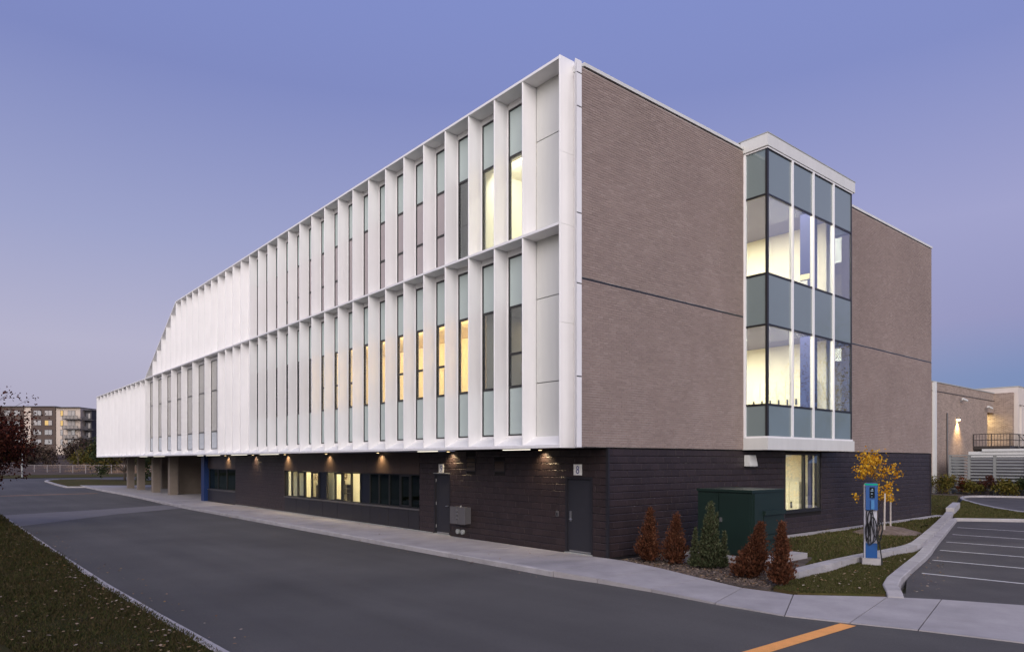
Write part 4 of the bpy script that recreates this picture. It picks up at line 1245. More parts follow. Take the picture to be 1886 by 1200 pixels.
conifer((0.90, 0.50, -0.08), 1.38, 0.34, RUST, 7000, "rust brown dead conifer nearest the dark wall corner", 0.08, seed=3)
conifer((1.62, 0.72, -0.08), 1.24, 0.34, RUST, 7000, "rust brown dead conifer standing just left of the green conifer", 0.05, seed=4)
conifer((2.62, 0.78, -0.08), 1.62, 0.29, GRN, 6000, "green conifer with several spires in front of the green transformer", 0.05, seed=5, forks=((-0.28, -0.24, 1.02, 0.13), (0.10, 0.10, 1.42, 0.13), (0.24, 0.24, 0.95, 0.14), (-0.1, -0.1, 1.3, 0.12)))
conifer((4.08, 0.32, -0.08), 1.22, 0.37, RUST, 8000, "rust brown dead conifer leaning right before the transformer's right side", 0.18, seed=6, forks=((-0.2, -0.15, 0.75, 0.25),))
conifer((5.0, -0.05, -0.08), 1.30, 0.28, RUST, 6500, "rust brown dead conifer beside the end of the low wall", 0.02, seed=8)

# ================================================================== EV CHARGER
ex, ey = 4.96, 4.58
ax = Vector((0.87, 0.493)); EVS = 0.80   # width axis (faces the car park / camera)
ay = Vector((-ax.y, ax.x))
def q2(u, v): u *= EVS; v *= 0.85; return (ex + ax.x * u + ay.x * v, ey + ax.y * u + ay.y * v)
def evbox(u0, u1, v0, v1, z0, z1): return M().prism([q2(u0, v0), q2(u1, v0), q2(u1, v1), q2(u0, v1)], z0, z1)
ev = thing("charging_station", (ex, ey, 0), "blue and grey electric car charging post with coiled black cable on the island", "charging station")
obj("base", evbox(-0.27, 0.27, -0.22, 0.22, -0.1, 0.13), KERB, ev)
obj("post", evbox(-0.17, 0.17, -0.10, 0.16, 0.13, 2.0), EVGREY, ev)
obj("edge_rail", evbox(-0.205, -0.171, -0.11, 0.06, 0.13, 2.03), EVGREY, ev)
obj("foot_panel", evbox(-0.165, 0.175, -0.125, -0.101, 0.135, 0.52), EVBLUE, ev)
hd = obj("head", evbox(-0.168, 0.178, -0.20, 0.14, 1.38, 2.02), EVBLUE, ev)
obj("ring_light", evbox(-0.168, 0.178, -0.20, 0.14, 2.021, 2.055), EVRING, hd)
obj("cap", evbox(-0.15, 0.16, -0.18, 0.12, 2.056, 2.075), EVBLUE, hd)
obj("screen", evbox(-0.06, 0.09, -0.212, -0.201, 1.69, 1.97), SCREEN, hd)
EVL = mat("ev_light_blue_plastic", (0.05, 0.18, 0.38), 0.35, 0.04, 2)
obj("holster", evbox(-0.02, 0.075, -0.25, -0.201, 1.40, 1.64), EVL, hd)
EVI = emit("ev_screen_text", (0.55, 0.7, 0.9), 0.5)
for (u0, u1, z0, z1) in ((-0.03, 0.05, 1.865, 1.885), (0.0, 0.04, 1.90, 1.93), (-0.02, 0.03, 1.79, 1.81), (-0.01, 0.02, 1.72, 1.73)):
    obj("display_mark", evbox(u0, u1, -0.2135, -0.2121, z0, z1), EVI, hd)
def uvz(u, v, z): p = q2(u, v); return (p[0], p[1], z)
cab = M()
rg = random.Random(12)
for k, (u_c, w, zt, zb) in enumerate(((-0.10, 0.10, 1.38, 0.55), (-0.04, 0.13, 1.36, 0.48), (0.02, 0.15, 1.20, 0.52), (-0.13, 0.07, 1.10, 0.60), (0.20, 0.10, 1.18, 0.52), (0.23, 0.07, 1.05, 0.62))):
    pts = []
    for i in range(29):
        t = i / 28 * 2 * math.pi
        pts.append(uvz(u_c + w * math.sin(t) * (0.7 + 0.3 * math.cos(t * 0.5)) + 0.02 * math.sin(3 * t + k), -0.17 - 0.03 * k * 0.5 - 0.02 * math.sin(t), (zt + zb) / 2 + (zt - zb) / 2 * math.cos(t)))
    cab.tube(pts, 0.0135, 6)
pts = smooth_path([uvz(0.03, -0.22, 1.40), uvz(-0.03, -0.24, 1.15), uvz(0.05, -0.23, 0.75), uvz(0.22, -0.22, 0.55), uvz(0.26, -0.22, 0.30), uvz(0.30, -0.24, 0.02), uvz(0.28, -0.30, -0.0)], 3)
cab.tube(pts, 0.0145, 6)
obj("cable", cab, RUBBER, ev, smooth=True)

# ================================================================== TREES AND LEAVES
def limb(m, p0, d, ln, r0, depth, rg, tips, spread=0.6, up=0.25, segs=4, n=5, shrink=0.68):
    p = Vector(p0); d = Vector(d).normalized(); pts = [p.copy()]; rs = [r0]
    for i in range(segs):
        d = (d + Vector((rg.gauss(0, .13), rg.gauss(0, .13), rg.gauss(0, .08) + up * 0.15))).normalized()
        p = p + d * ln / segs; pts.append(p.copy()); rs.append(r0 * (1 - 0.5 * (i + 1) / segs))
    m.tube(pts, rs, n, cap=False)
    if depth == 0:
        tips.append((p.copy(), d.copy())); return
    for k in range(rg.choice((2, 3, 3))):
        j = rg.randint(2, segs)
        a = rg.uniform(0, 6.283)
        side = d.cross(Vector((math.cos(a), math.sin(a), 0.2))).normalized()
        nd = (d + side * spread * rg.uniform(.7, 1.4) + Vector((0, 0, up * rg.uniform(0, .8)))).normalized()
        limb(m, pts[j], nd, ln * shrink * rg.uniform(.8, 1.15), rs[j] * 0.62, depth - 1, rg, tips, spread, up, max(2, segs - 1), max(3, n - 1), shrink)
    limb(m, p, d, ln * shrink * 0.8, rs[-1] * 0.8, depth - 1, rg, tips, spread, up, max(2, segs - 1), max(3, n - 1), shrink)

def broadleaf(name, loc, h, trunk_h, r0, leafm, nleaf, leaf, label, cat="tree", depth=3, seed=1, spread=0.75, cluster=0.35, up=0.3, limbs=5, trunk_r=None, group=None, bark=None, lim=None, droop=0.1):
    rg = random.Random(seed); root = thing(name, loc, label, cat, group)
    tm_ = M(); base = Vector(loc); top = base + Vector((rg.uniform(-.1, .1), rg.uniform(-.1, .1), trunk_h))
    tm_.tube([base - Vector((0, 0, 0.2)), base.lerp(top, .5) + Vector((rg.uniform(-.04, .04), rg.uniform(-.04, .04), 0)), top], [r0 * 1.15, r0, r0 * .85], 9)
    obj("trunk", tm_, bark or BARK, root, smooth=True)
    bm_ = M(); tips = []
    ln = (h - trunk_h) * 0.52
    for k in range(limbs):
        a = 2 * math.pi * k / limbs + rg.uniform(-.4, .4)
        t = rg.uniform(0.72, 1.0)
        limb(bm_, base.lerp(top, t), (math.cos(a) * spread, math.sin(a) * spread, rg.uniform(.45, 1.0)), ln * rg.uniform(.8, 1.1), r0 * .5, depth, rg, tips, 0.65, up, n=5)
    limb(bm_, top, (0, 0, 1), ln, r0 * .7, depth, rg, tips, 0.6, up, n=5)
    obj("branches", bm_, bark or BARK, root)
    if leafm is not None and nleaf:
        lm = M()
        if lim:
            tips = [t for t in tips if lim(t[0])] or tips
        for i in range(nleaf):
            p, d = rg.choice(tips)
            q = p + Vector((rg.gauss(0, cluster), rg.gauss(0, cluster), rg.gauss(0, cluster * .8)))
            dd = Vector((rg.uniform(-1, 1), rg.uniform(-1, 1), rg.uniform(-1, .5) - droop)).normalized()
            s = leaf * rg.uniform(.65, 1.3)
            a = dd.cross(Vector((rg.uniform(-1, 1), rg.uniform(-1, 1), rg.uniform(-1, 1)))).normalized()
            nrm = dd.cross(a).normalized() * s * 0.12
            lm.add([q, q + dd * s * .35 + a * s * .36 + nrm, q + dd * s, q + dd * s * .35 - a * s * .36 + nrm], [(0, 1, 2, 3)])
        obj("crown", lm, leafm, root)
    return root

AMBER = leafmat("amber_leaves", [(0.58, 0.28, 0.018), (0.70, 0.42, 0.035), (0.40, 0.16, 0.012), (0.75, 0.50, 0.06), (0.55, 0.24, 0.016)], trans=0.35)
DKRED = leafmat("dark_red_leaves", [(0.042, 0.012, 0.010), (0.075, 0.020, 0.014), (0.028, 0.010, 0.009), (0.11, 0.032, 0.018), (0.05, 0.018, 0.011)], trans=0.2)
DKGRN = leafmat("dark_green_leaves", [(0.022, 0.035, 0.014), (0.045, 0.06, 0.022), (0.016, 0.024, 0.011), (0.06, 0.07, 0.028)], trans=0.2)
OLIVE = leafmat("olive_yellow_leaves", [(0.07, 0.07, 0.018), (0.14, 0.12, 0.025), (0.05, 0.055, 0.016), (0.20, 0.15, 0.03), (0.09, 0.06, 0.02)], trans=0.25)
BUSHBR = leafmat("brown_brush_leaves", [(0.05, 0.034, 0.026), (0.085, 0.056, 0.04), (0.035, 0.026, 0.022), (0.07, 0.058, 0.032)], trans=0.1)
DRYG = leafmat("dry_grass_blades", [(0.24, 0.165, 0.115), (0.31, 0.22, 0.16), (0.15, 0.10, 0.065), (0.26, 0.185, 0.14), (0.10, 0.075, 0.045)], trans=0.2)

# the amber sapling: crown built of clumps on short limbs
def sapling():
    rg = random.Random(21); loc = (1.62, 13.15, -0.05)
    root = thing("sapling", loc, "young tree with amber leaves staked on the lawn behind the charging post", "tree")
    B0 = Vector(loc)
    obj("trunk", M().tube([B0, B0 + Vector((0.02, 0.02, 1.2)), B0 + Vector((0.0, 0.05, 2.5))], [0.03, 0.024, 0.012], 7), BARK, root)
    R_ = Vector((0.6445, 0.7646, 0)); F_ = Vector((-0.7646, 0.6445, 0))
    clumps = [(-0.75, 2.30, .22, 60), (-0.55, 2.66, .24, 70), (-0.25, 2.78, .28, 110), (0.05, 2.72, .30, 120), (0.35, 2.62, .26, 85), (0.55, 2.35, .26, 75), (0.72, 2.15, .2, 45),
              (-0.35, 2.35, .30, 100), (0.0, 2.3, .30, 90), (0.3, 2.15, .25, 60), (-0.5, 2.05, .16, 35), (0.28, 1.75, .22, 60), (0.40, 1.40, .20, 70), (0.15, 1.35, .2, 50), (0.65, 1.22, .12, 30), (-0.75, 1.28, .13, 26), (-0.05, 1.6, .25, 40)]
    bm_ = M(); lm = M()
    for (u, z, r, n) in clumps:
        dep = rg.uniform(-.5, .5)
        c = B0 + R_ * (u * .86 - .04) + F_ * dep + Vector((0, 0, z + 0.05))
        st = B0 + Vector((0, 0.02, min(2.4, max(0.9, z - 0.55))))
        bm_.tube([st, st.lerp(c, .55) + Vector((0, 0, .05)), c], [0.012, 0.008, 0.004], 4)
        for i in range(int(n * .95)):
            q = c + Vector((rg.gauss(0, r * .55), rg.gauss(0, r * .55), rg.gauss(0, r * .5)))
            dd = Vector((rg.uniform(-1, 1), rg.uniform(-1, 1), rg.uniform(-1.2, .2))).normalized(); s = rg.uniform(.065, .125)
            a = dd.cross(Vector((rg.uniform(-1, 1), rg.uniform(-1, 1), rg.uniform(-1, 1)))).normalized(); nr = dd.cross(a) * s * .15
            lm.add([q, q + dd * s * .35 + a * s * .42 + nr, q + dd * s, q + dd * s * .35 - a * s * .42 + nr], [(0, 1, 2, 3)])
    obj("branches", bm_, BARK, root); obj("crown", lm, AMBER, root)
sapling()
for (x, y, dx, lab) in ((2.05, 12.75, 0.02, "left pale stake supporting the amber sapling"), (1.80, 13.95, 0.0, "right pale stake supporting the amber sapling")):
    obj("stake", M().tube([(x, y, -0.1), (x + dx, y, 1.45)], [0.032, 0.03], 7), STAKE, label=lab, category="stake")
m = M(); rg = random.Random(5); nr_, na = 6, 22
for i in range(nr_ + 1):
    for k in range(na):
        a = 2 * math.pi * k / na; r = 1.15 * i / nr_
        m.v.append((1.9 + r * math.cos(a), 13.4 + r * 1.25 * math.sin(a), -0.06 + 0.26 * (1 - (i / nr_) ** 1.6) + rg.uniform(-.012, .012)))
for i in range(nr_):
    for k in range(na):
        m.f.append((i * na + k, (i + 1) * na + k, (i + 1) * na + (k + 1) % na, i * na + (k + 1) % na))
obj("mulch_mound", m, mat("bark_mulch", (0.13, 0.095, 0.075), 0.95, 0.4, 8, bump=0.9, bscale=30, col2=(0.19, 0.145, 0.12), blotch=3), kind="structure")

# dark red trees on the verge (the nearer one only shows in the windows)
def red_maple():
    rg = random.Random(23); loc = (-23.05, -13.2, -0.06)
    root = thing("maple_tree", loc, "dark red leaved tree on the verge at the left edge of the picture", "tree")
    B0 = Vector(loc); R_ = Vector((0.6445, 0.7646, 0)); F_ = Vector((-0.7646, 0.6445, 0))
    obj("trunk", M().tube([B0 - Vector((0, 0, .2)), B0 + Vector((0.03, 0.02, 1.2)), B0 + Vector((0.0, 0.05, 2.6)), B0 + Vector((0.02, 0.05, 4.4))], [0.11, 0.09, 0.075, 0.03], 9), BARK, root, smooth=True)
    bm_ = M(); lm = M(); cl = []
    for i in range(140):
        a = rg.uniform(0, 6.283); ph = math.acos(rg.uniform(-1, 1)); r = rg.uniform(.45, 1.0) ** .7
        u, dep, z = 2.25 * r * math.sin(ph) * math.cos(a), 2.0 * r * math.sin(ph) * math.sin(a), 3.55 + 1.35 * r * math.cos(ph)
        u += 0.18 * (z - 3.7) * .5
        cl.append((u + .45, dep, z, rg.uniform(.2, .36), rg.randint(65, 120)))
    for u, z in ((2.75, 4.6), (2.95, 4.55), (2.6, 4.2), (1.6, 5.5), (1.9, 5.35), (2.9, 5.2), (2.3, 2.6), (2.55, 3.1), (2.7, 3.6), (2.0, 2.15), (1.7, 1.9)):
        cl.append((u, rg.uniform(-.6, .6), z, .17, 16))
    for (u, dep, z, r, n) in cl:
        c = B0 + R_ * u + F_ * dep + Vector((0, 0, z))
        st = B0 + Vector((0.01, .04, min(4.3, max(1.7, z - 1.1 - 0.25 * abs(u)))))
        md = st.lerp(c, .5) + Vector((rg.gauss(0, .08), rg.gauss(0, .08), .1))
        bm_.tube([st, md, c], [0.022, 0.013, 0.004], 4)
        for i in range(n):
            q = c + Vector((rg.gauss(0, r), rg.gauss(0, r), rg.gauss(0, r * .85)))
            dd = Vector((rg.uniform(-1, 1), rg.uniform(-1, 1), rg.uniform(-1.2, .3))).normalized(); s_ = rg.uniform(.07, .135)
            a = dd.cross(Vector((rg.uniform(-1, 1), rg.uniform(-1, 1), rg.uniform(-1, 1)))).normalized(); nr = dd.cross(a) * s_ * .15
            lm.add([q, q + dd * s_ * .35 + a * s_ * .42 + nr, q + dd * s_, q + dd * s_ * .35 - a * s_ * .42 + nr], [(0, 1, 2, 3)])
    obj("branches", bm_, BARK, root); obj("crown", lm, DKRED, root)
red_maple()
broadleaf("maple_tree", (14.5, 40.0, -0.13), 11.5, 3.0, 0.2, OLIVE, 2600, 0.17, "thin crowned tree across the car park, mirrored in the bay", depth=4, seed=17, spread=0.8, cluster=0.3, up=0.35, limbs=6)

# background left -----------------------------------------------------------
pole = thing("lamp_post", (-130.2, -1.9, -0.1), "slim pale grey lamp post by the far road", "lamp post")
obj("pole", M().tube([(-130.2, -1.9, -0.1), (-130.2, -1.9, 6.6)], [0.11, 0.07], 8), GALV, pole)
obj("lamp_arm", M().tube([(-130.2, -1.9, 6.5), (-129.4, -1.2, 6.75)], 0.04, 6), GALV, pole)
obj("lamp_head", M().box(-129.6, -129.0, -1.4, -0.9, 6.7, 6.82), GALV, pole)

Rv = Vector((0.6445, 0.7646)); Fv = Vector((-0.7646, 0.6445))
def cw(u, dpt):   # across / away from the viewing axis, for laying out far things on the ground
    return (CAM[0] + Rv.x * u + Fv.x * dpt, CAM[1] + Rv.y * u + Fv.y * dpt)
fence = thing("wire_fence", (*cw(-98, 148), -0.1), "wire fence with pale posts along the dry grass field", "fence")
fr_m = M()
fposts = [(-112 + 2.72 * i) for i in range(34)]
for u in fposts:
    x, y = cw(u, 147)
    obj("fence_post", M().tube([(x, y, -0.15), (x, y, 1.75)], 0.055, 6), mat("fence_post_paint", (0.36, 0.33, 0.31), 0.8, 0.1) if u == fposts[0] else bpy.data.materials["fence_post_paint"], fence)
for z in (1.68,):
    a = cw(fposts[0], 147); b = cw(fposts[-1], 147)
    fr_m.tube([(a[0], a[1], z), (b[0], b[1], z)], 0.03, 5)
obj("top_rail", fr_m, bpy.data.materials["fence_post_paint"], fence)

rg = random.Random(31)
m = M()   # dry grass
for i in range(26000):
    u = rg.uniform(-135, -62); dpt = rg.uniform(149, 196)
    x, y = cw(u, dpt); xx = x - 0.10 * y
    z = -0.08 + max(0, min(1.15, (dpt - 150) / 24 * 1.05)); hgt = rg.uniform(.35, 1.0) * (0.7 + 0.45 * math.sin(u * .9) * math.sin(u * .37 + dpt * .2))
    w = rg.uniform(.06, .14); lx_, ly_ = rg.uniform(-.3, .3), rg.uniform(-.3, .3)
    m.add([(x - Rv.x * w, y - Rv.y * w, z - .3), (x + Rv.x * w, y + Rv.y * w, z - .3), (x + lx_, y + ly_, z + hgt)], [(0, 1, 2)])
obj("dry_grass", m, DRYG, kind="stuff")

def bush(name, loc, rx, rz, leafm, n, leaf, label, group=None, seed=1, cat="bush", stems=5):
    rg = random.Random(seed); root = thing(name, loc, label, cat, group)
    sm = M(); lm = M(); L0 = Vector(loc)
    cl = []
    for k in range(max(6, stems * 2)):
        a = rg.uniform(0, 6.283); rr = rx * rg.random() ** .6 * .75
        c = L0 + Vector((math.cos(a) * rr, math.sin(a) * rr, rz * rg.uniform(.35, .95) * (1.15 - .55 * rr / rx)))
        cl.append((c, rx * rg.uniform(.22, .38)))
        sm.tube([L0 + Vector((rg.uniform(-.1, .1) * rx, rg.uniform(-.1, .1) * rx, -.05)), c], [0.012 * rx + .006, 0.004 * rx + .002], 4, cap=False)
    for i in range(n):
        c, r = rg.choice(cl)
        q = c + Vector((rg.gauss(0, r * .6), rg.gauss(0, r * .6), rg.gauss(0, r * .5)))
        if q.z < loc[2]: q.z = loc[2] + rg.uniform(0, .2 * rz)
        dd = Vector((rg.uniform(-1, 1), rg.uniform(-1, 1), rg.uniform(-.5, 1))).normalized(); s = leaf * rg.uniform(.6, 1.3)
        a = dd.cross(Vector((rg.uniform(-1, 1), rg.uniform(-1, 1), rg.uniform(-1, 1)))).normalized()
        lm.add([q, q + dd * s * .4 + a * s * .3, q + dd * s, q + dd * s * .4 - a * s * .3], [(0, 1, 2, 3)])
    obj("stems", sm, TWIG, root); obj("foliage", lm, leafm, root)
names_ = ["farthest left", "second from the left", "third from the left", "fourth from the left", "fifth from the left", "sixth from the left", "seventh from the left", "eighth from the left", "rightmost"]
for i, (u, dpt, z, rx, rz) in enumerate(((-150, 205, 1.8, 7, 6.5), (-137, 198, 1.4, 6.5, 5.2), (-127, 206, 2.0, 6, 6.0), (-118, 200, 1.6, 5.5, 4.6), (-108, 194, 1.3, 5, 5.4), (-101, 204, 1.9, 5, 5.8), (-97, 215, 2.6, 5, 5.0), (-104, 218, 2.7, 6, 5.0), (-112, 222, 3.0, 6, 5.0))):
    x, y = cw(u, dpt)
    bush("scrub_bush", (x, y, z), rx, rz, BUSHBR, 2600, .75, f"brown autumn scrub on the bank below the apartments, {names_[i]}", "brown scrub on the bank", seed=40 + i)
for i in range(11):
    u = -152 + 6.3 * i + rg.uniform(-1.5, 1.5); dpt = rg.uniform(172, 188); x, y = cw(u, dpt)
    bush("scrub_bush", (x, y, 0.8), rg.uniform(3, 4.6), rg.uniform(2.6, 4.2), BUSHBR if i % 3 else OLIVE, 1200, .55, f"low scrub bush at the back of the dry grass field, {['first', 'second', 'third', 'fourth', 'fifth', 'sixth', 'seventh', 'eighth', 'ninth', 'tenth', 'eleventh'][i]} from the left", "low scrub behind the dry grass", seed=140 + i)
x, y = cw(-90, 152); bush("scrub_bush", (x, y, 0), 3.2, 7.2, OLIVE, 2200, .5, "olive green bush rising at the white end of the school", seed=60)
for i, (u, dpt, h_, sd, lab) in enumerate(((-110, 176, 12, 71, "bare grey tree in front of the apartment block's brown part"), (-100, 190, 12, 72, "bare grey tree in front of the cream balconies"), (-125, 168, 10, 73, "bare grey tree behind the lamp post"), (-92, 178, 15, 74, "bare thin tree right of the balconies"))):
    x, y = cw(u, dpt)
    broadleaf("bare_tree", (x, y, 0.8), h_, 2.5, 0.10, None, 0, 0, lab, depth=4, seed=sd, spread=0.7, up=0.35, limbs=5, bark=TWIG)
broadleaf("street_tree", (-91.5, 6.0, -0.05), 6.5, 1.5, 0.12, DKGRN, 5200, 0.30, "small dark green tree on the grass seen under the overhang", depth=3, seed=81, spread=1.1, cluster=.45, up=.1, limbs=7)
broadleaf("street_tree", (-92, 12.5, -0.05), 6.2, 1.4, 0.12, DKGRN, 5200, 0.30, "second dark green tree, seen between the undercroft columns", depth=3, seed=82, spread=1.1, cluster=.45, up=.1, limbs=7)
# unseen wood behind the camera: darkens window reflections, heights set to shade the facade
wm = M(); rg = random.Random(90)
for i in range(74):
    cx_ = -160 + i * 4.4 + rg.uniform(-2, 2); tall = cx_ < 18; cy_ = (-40 if -28 < cx_ < 18 else -56) + rg.uniform(-4, 4); hh = rg.uniform(15, 21) if tall else rg.uniform(6, 9)
    for k in range(560):
        q = Vector((cx_ + rg.gauss(0, 2.4), cy_ + rg.gauss(0, 2.2), max(0, rg.gauss(hh * .48, hh * .27))))
        dd = Vector((rg.uniform(-1, 1), rg.uniform(-1, 1), rg.uniform(-1, 1))).normalized(); wm.leaf(q, dd, rg.uniform(.9, 1.9))
obj("unseen_shading_wood", wm, DKGRN, kind="stuff")

# apartment block --------------------------------------------------------------
AZ = 256.0
ap = thing("apartment_block", (*cw(-168, AZ), 3.0), "distant five storey apartment block, brown brick and cream with balconies", "building")
def apb(name, u0, u1, d0, d1, z0, z1, mt, parent=None):
    q = [cw(u0, d0), cw(u1, d0), cw(u1, d1), cw(u0, d1)]
    return obj(name, M().prism(q, z0, z1), mt, parent or ap)
U = lambda px: (px - 943) / 1279 * AZ
ZA = lambda py: 2.65 + (848 - py) / 1279 * AZ
apb("wall", U(58), U(103), AZ - 0.3, AZ + 14, 2, ZA(749), APTBROWN)
apb("wall", U(103), U(148), AZ, AZ + 14, 2, ZA(750.5), APTCREAM)
apb("wall", U(44), U(58), AZ, AZ + 14, 2, ZA(749), APTCREAM)
apb("wall", U(-30), U(44), AZ - 0.3, AZ + 14, 2, ZA(748), APTBROWN)
apb("wall", U(148), U(161), AZ + 2.5, AZ + 14, 2, ZA(755), APTDARK)
apb("roof_edge", U(-31), U(103), AZ - 0.7, AZ + 14.2, ZA(749) + .02, ZA(747.6), APTDARK)
apb("roof_edge", U(103), U(148.5), AZ - 1.2, AZ + 14.2, ZA(750.4) + .02, ZA(749.3), APTDARK)
apb("roof_edge", U(148.5), U(162), AZ + 1.5, AZ + 14.2, ZA(755) + .02, ZA(753.6), APTDARK)
def apwin(u0, u1, z0, z1, d, mt, mullion=True):
    f = apb("window", u0 - .12, u1 + .12, d - .08, d - .02, z0 - .12, z1 + .12, APTDARK)
    if mullion:
        mdl = (u0 + u1) / 2
        apb("pane", u0, mdl - .06, d - .14, d - .081, z0, z1, mt[0], f); apb("pane", mdl + .06, u1, d - .14, d - .081, z0, z1, mt[1], f)
    else:
        apb("pane", u0, u1, d - .14, d - .081, z0, z1, mt[0], f)
G1, G2 = APTGLASS, APTCURT
for fl_, (y0, y1) in enumerate(((756, 764.5), (774, 782.5), (791.5, 800), (809, 817.5))):
    mts = [(G2, G2), (APTLIT, G2), (G1, G1), (G1, G1)][fl_]
    apwin(U(84), U(97), ZA(y1), ZA(y0), AZ - .3, mts)
    apwin(U(63.5), U(77), ZA(y1), ZA(y0), AZ - .3, [(G1, G1), (G2, G1), (G1, G1), (G1, G1)][fl_])
    apwin(U(112), U(116), ZA(y1 + 1), ZA(y0), AZ, [(APTLIT,), (APTLIT,), (G1,), (G1,)][fl_], False)
    apwin(U(125.5), U(138), ZA(y1 + 5), ZA(y0), AZ, [(G2, G2), (G2, G2), (G2, G1), (G1, G1)][fl_])
    for px in (10, 28):
        apwin(U(px), U(px + 10), ZA(y1), ZA(y0), AZ - .3, (G1, G1))
    # balcony
    zd = ZA(y0 + 15.6)
    bal = apb("balcony", U(121.5), U(150 if fl_ != 3 else 160), AZ - 2.2, AZ - .02, zd - .25, zd, APTDARK)
    apb("railing", U(121.8), U(149.5), AZ - 2.15, AZ - 2.09, zd + .12, zd + 1.15, APTRAIL, bal)
    apb("railing", U(121.8), U(121.8) + .06, AZ - 2.08, AZ - .05, zd + .12, zd + 1.15, APTRAIL, bal)
    apb("handrail", U(121.6), U(149.7), AZ - 2.2, AZ - 2.05, zd + 1.16, zd + 1.24, APTDARK, bal)
    for px in (121.8, 128.5, 135.5, 142.5, 149.3):
        apb("railing_post", U(px), U(px) + .08, AZ - 2.24, AZ - 2.16, zd, zd + 1.15, APTDARK, bal)
    bal = apb("balcony", U(149.5), U(171 if fl_ < 3 else 163), AZ + .5, AZ + 2.4, zd - .35, zd - .1, APTDARK)
    apb("railing", U(150), U(160.5), AZ + .5, AZ + .56, zd - .1, zd + 1.0, APTDARK, bal)
    apwin(U(151), U(159), zd + .3, zd + 2.3, AZ + 2.5, (G1, G2), True)

# ================================================================== ANNEX BEHIND, RIGHT
def brickmat():
    m, n, l, b = principled("annex_brick")
    b.inputs["Roughness"].default_value = .9
    geo = n.new("ShaderNodeNewGeometry"); sp = n.new("ShaderNodeSeparateXYZ"); cb = n.new("ShaderNodeCombineXYZ")
    l.new(geo.outputs["Position"], sp.inputs[0])
    ad = n.new("ShaderNodeMath"); ad.operation = "ADD"; l.new(sp.outputs["X"], ad.inputs[0]); l.new(sp.outputs["Y"], ad.inputs[1])
    l.new(ad.outputs[0], cb.inputs["X"]); l.new(sp.outputs["Z"], cb.inputs["Y"])
    br = n.new("ShaderNodeTexBrick"); br.inputs["Scale"].default_value = 1.0
    br.inputs["Brick Width"].default_value = .30; br.inputs["Row Height"].default_value = .10; br.inputs["Mortar Size"].default_value = .012
    br.inputs["Color1"].default_value = (.20, .145, .115, 1); br.inputs["Color2"].default_value = (.31, .235, .19, 1); br.inputs["Mortar"].default_value = (.38, .31, .26, 1)
    l.new(cb.outputs[0], br.inputs["Vector"])
    nz = n.new("ShaderNodeTexNoise"); nz.inputs["Scale"].default_value = .8; nz.inputs["Detail"].default_value = 5; l.new(geo.outputs["Position"], nz.inputs["Vector"])
    mr_ = n.new("ShaderNodeMapRange"); mr_.inputs["To Min"].default_value = .75; mr_.inputs["To Max"].default_value = 1.3; l.new(nz.outputs["Fac"], mr_.inputs["Value"])
    sc = n.new("ShaderNodeVectorMath"); sc.operation = "SCALE"; l.new(br.outputs["Color"], sc.inputs[0]); l.new(mr_.outputs["Result"], sc.inputs["Scale"])
    l.new(sc.outputs[0], b.inputs["Base Color"])
    bp = n.new("ShaderNodeBump"); bp.inputs["Strength"].default_value = .6; bp.inputs["Distance"].default_value = .02; bp.invert = True
    l.new(br.outputs["Fac"], bp.inputs["Height"]); l.new(bp.outputs[0], b.inputs["Normal"])
    return m
ANNEXB = brickmat()
an = thing("brick_annex", (-11, 58, -0.1), "lower brick annex with pale ribbed precast wing behind the school's far corner", "building")
AX = -9.0
obj("wall", M().box(AX - 8, AX, 50.0, 64.4, -0.1, 8.55), ANNEXB, an)
obj("parapet", M().box(AX - 8, AX + 0.0, 50.0, 66.5, 8.56, 9.28), ANNEXB, an)
obj("string_course", M().box(AX - 0.02, AX + 0.03, 50.0, 66.5, 8.50, 8.56), IRON, an)
obj("coping", M().box(AX - 0.4, AX + 0.05, 49.95, 66.5, 9.281, 9.36), GALV, an)
obj("lintel", M().box(AX - 2.2, AX, 64.4, 66.5, 7.35, 8.55), ANNEXB, an)
obj("wall", M().box(AX - 3.0, AX - 2.2, 64.4, 66.5, -0.1, 8.5), ANNEXB, an)
obj("wall", M().box(AX - 2.2, AX, 64.4, 66.5, -0.1, 4.0), ANNEXB, an)
obj("wall", M().box(AX - 2.2, AX + 1.55, 66.5, 66.9, -0.1, 9.3), ANNEXB, an)
obj("door", M().box(AX - 2.19, AX - 2.12, 64.6, 66.2, 4.0, 6.3), DOORM, an)
area_light("doorway_light", (AX - 1.0, 65.4, 7.3), (1.2, 1.2), 130, (1.0, 0.80, 0.36), parent=an)
PX = -7.35
obj("precast_fascia", M().box(PX - 4, PX + 0.25, 66.9, 95, 8.1, 9.85), PRECAST, an)
obj("precast_end", M().box(PX - 4, PX + 0.25, 66.905, 67.2, -0.1, 8.1), PRECAST, an)
obj("precast_wall", M().box(PX - 4, PX - 0.15, 67.2, 95, -0.1, 8.1), PRECAST, an)
for i in range(16):
    y = 67.9 + 1.35 * i
    obj("precast_rib", M().prism([(PX - .15, y), (PX + .22, y + .12), (PX + .22, y + .95), (PX - .15, y + 1.2)], -0.1, 8.05), PRECAST, an)
obj("fascia_edge", M().box(PX - 4, PX + 0.30, 66.85, 95, 9.851, 9.93), GALV, an)
obj("downpipe", M().tube([(AX + 0.08, 53.4, -0.1), (AX + 0.08, 53.4, 6.8)], 0.06, 8), GREYBOX, an)
obj("corner_trim", M().box(AX - 0.1, AX + 0.25, 50.15, 50.45, -0.1, 9.25), WHITE2, an)
obj("rooftop_vent", M().box(AX - 5, AX - 3.4, 64.5, 66.0, 9.3, 10.3), WHITE2, an)
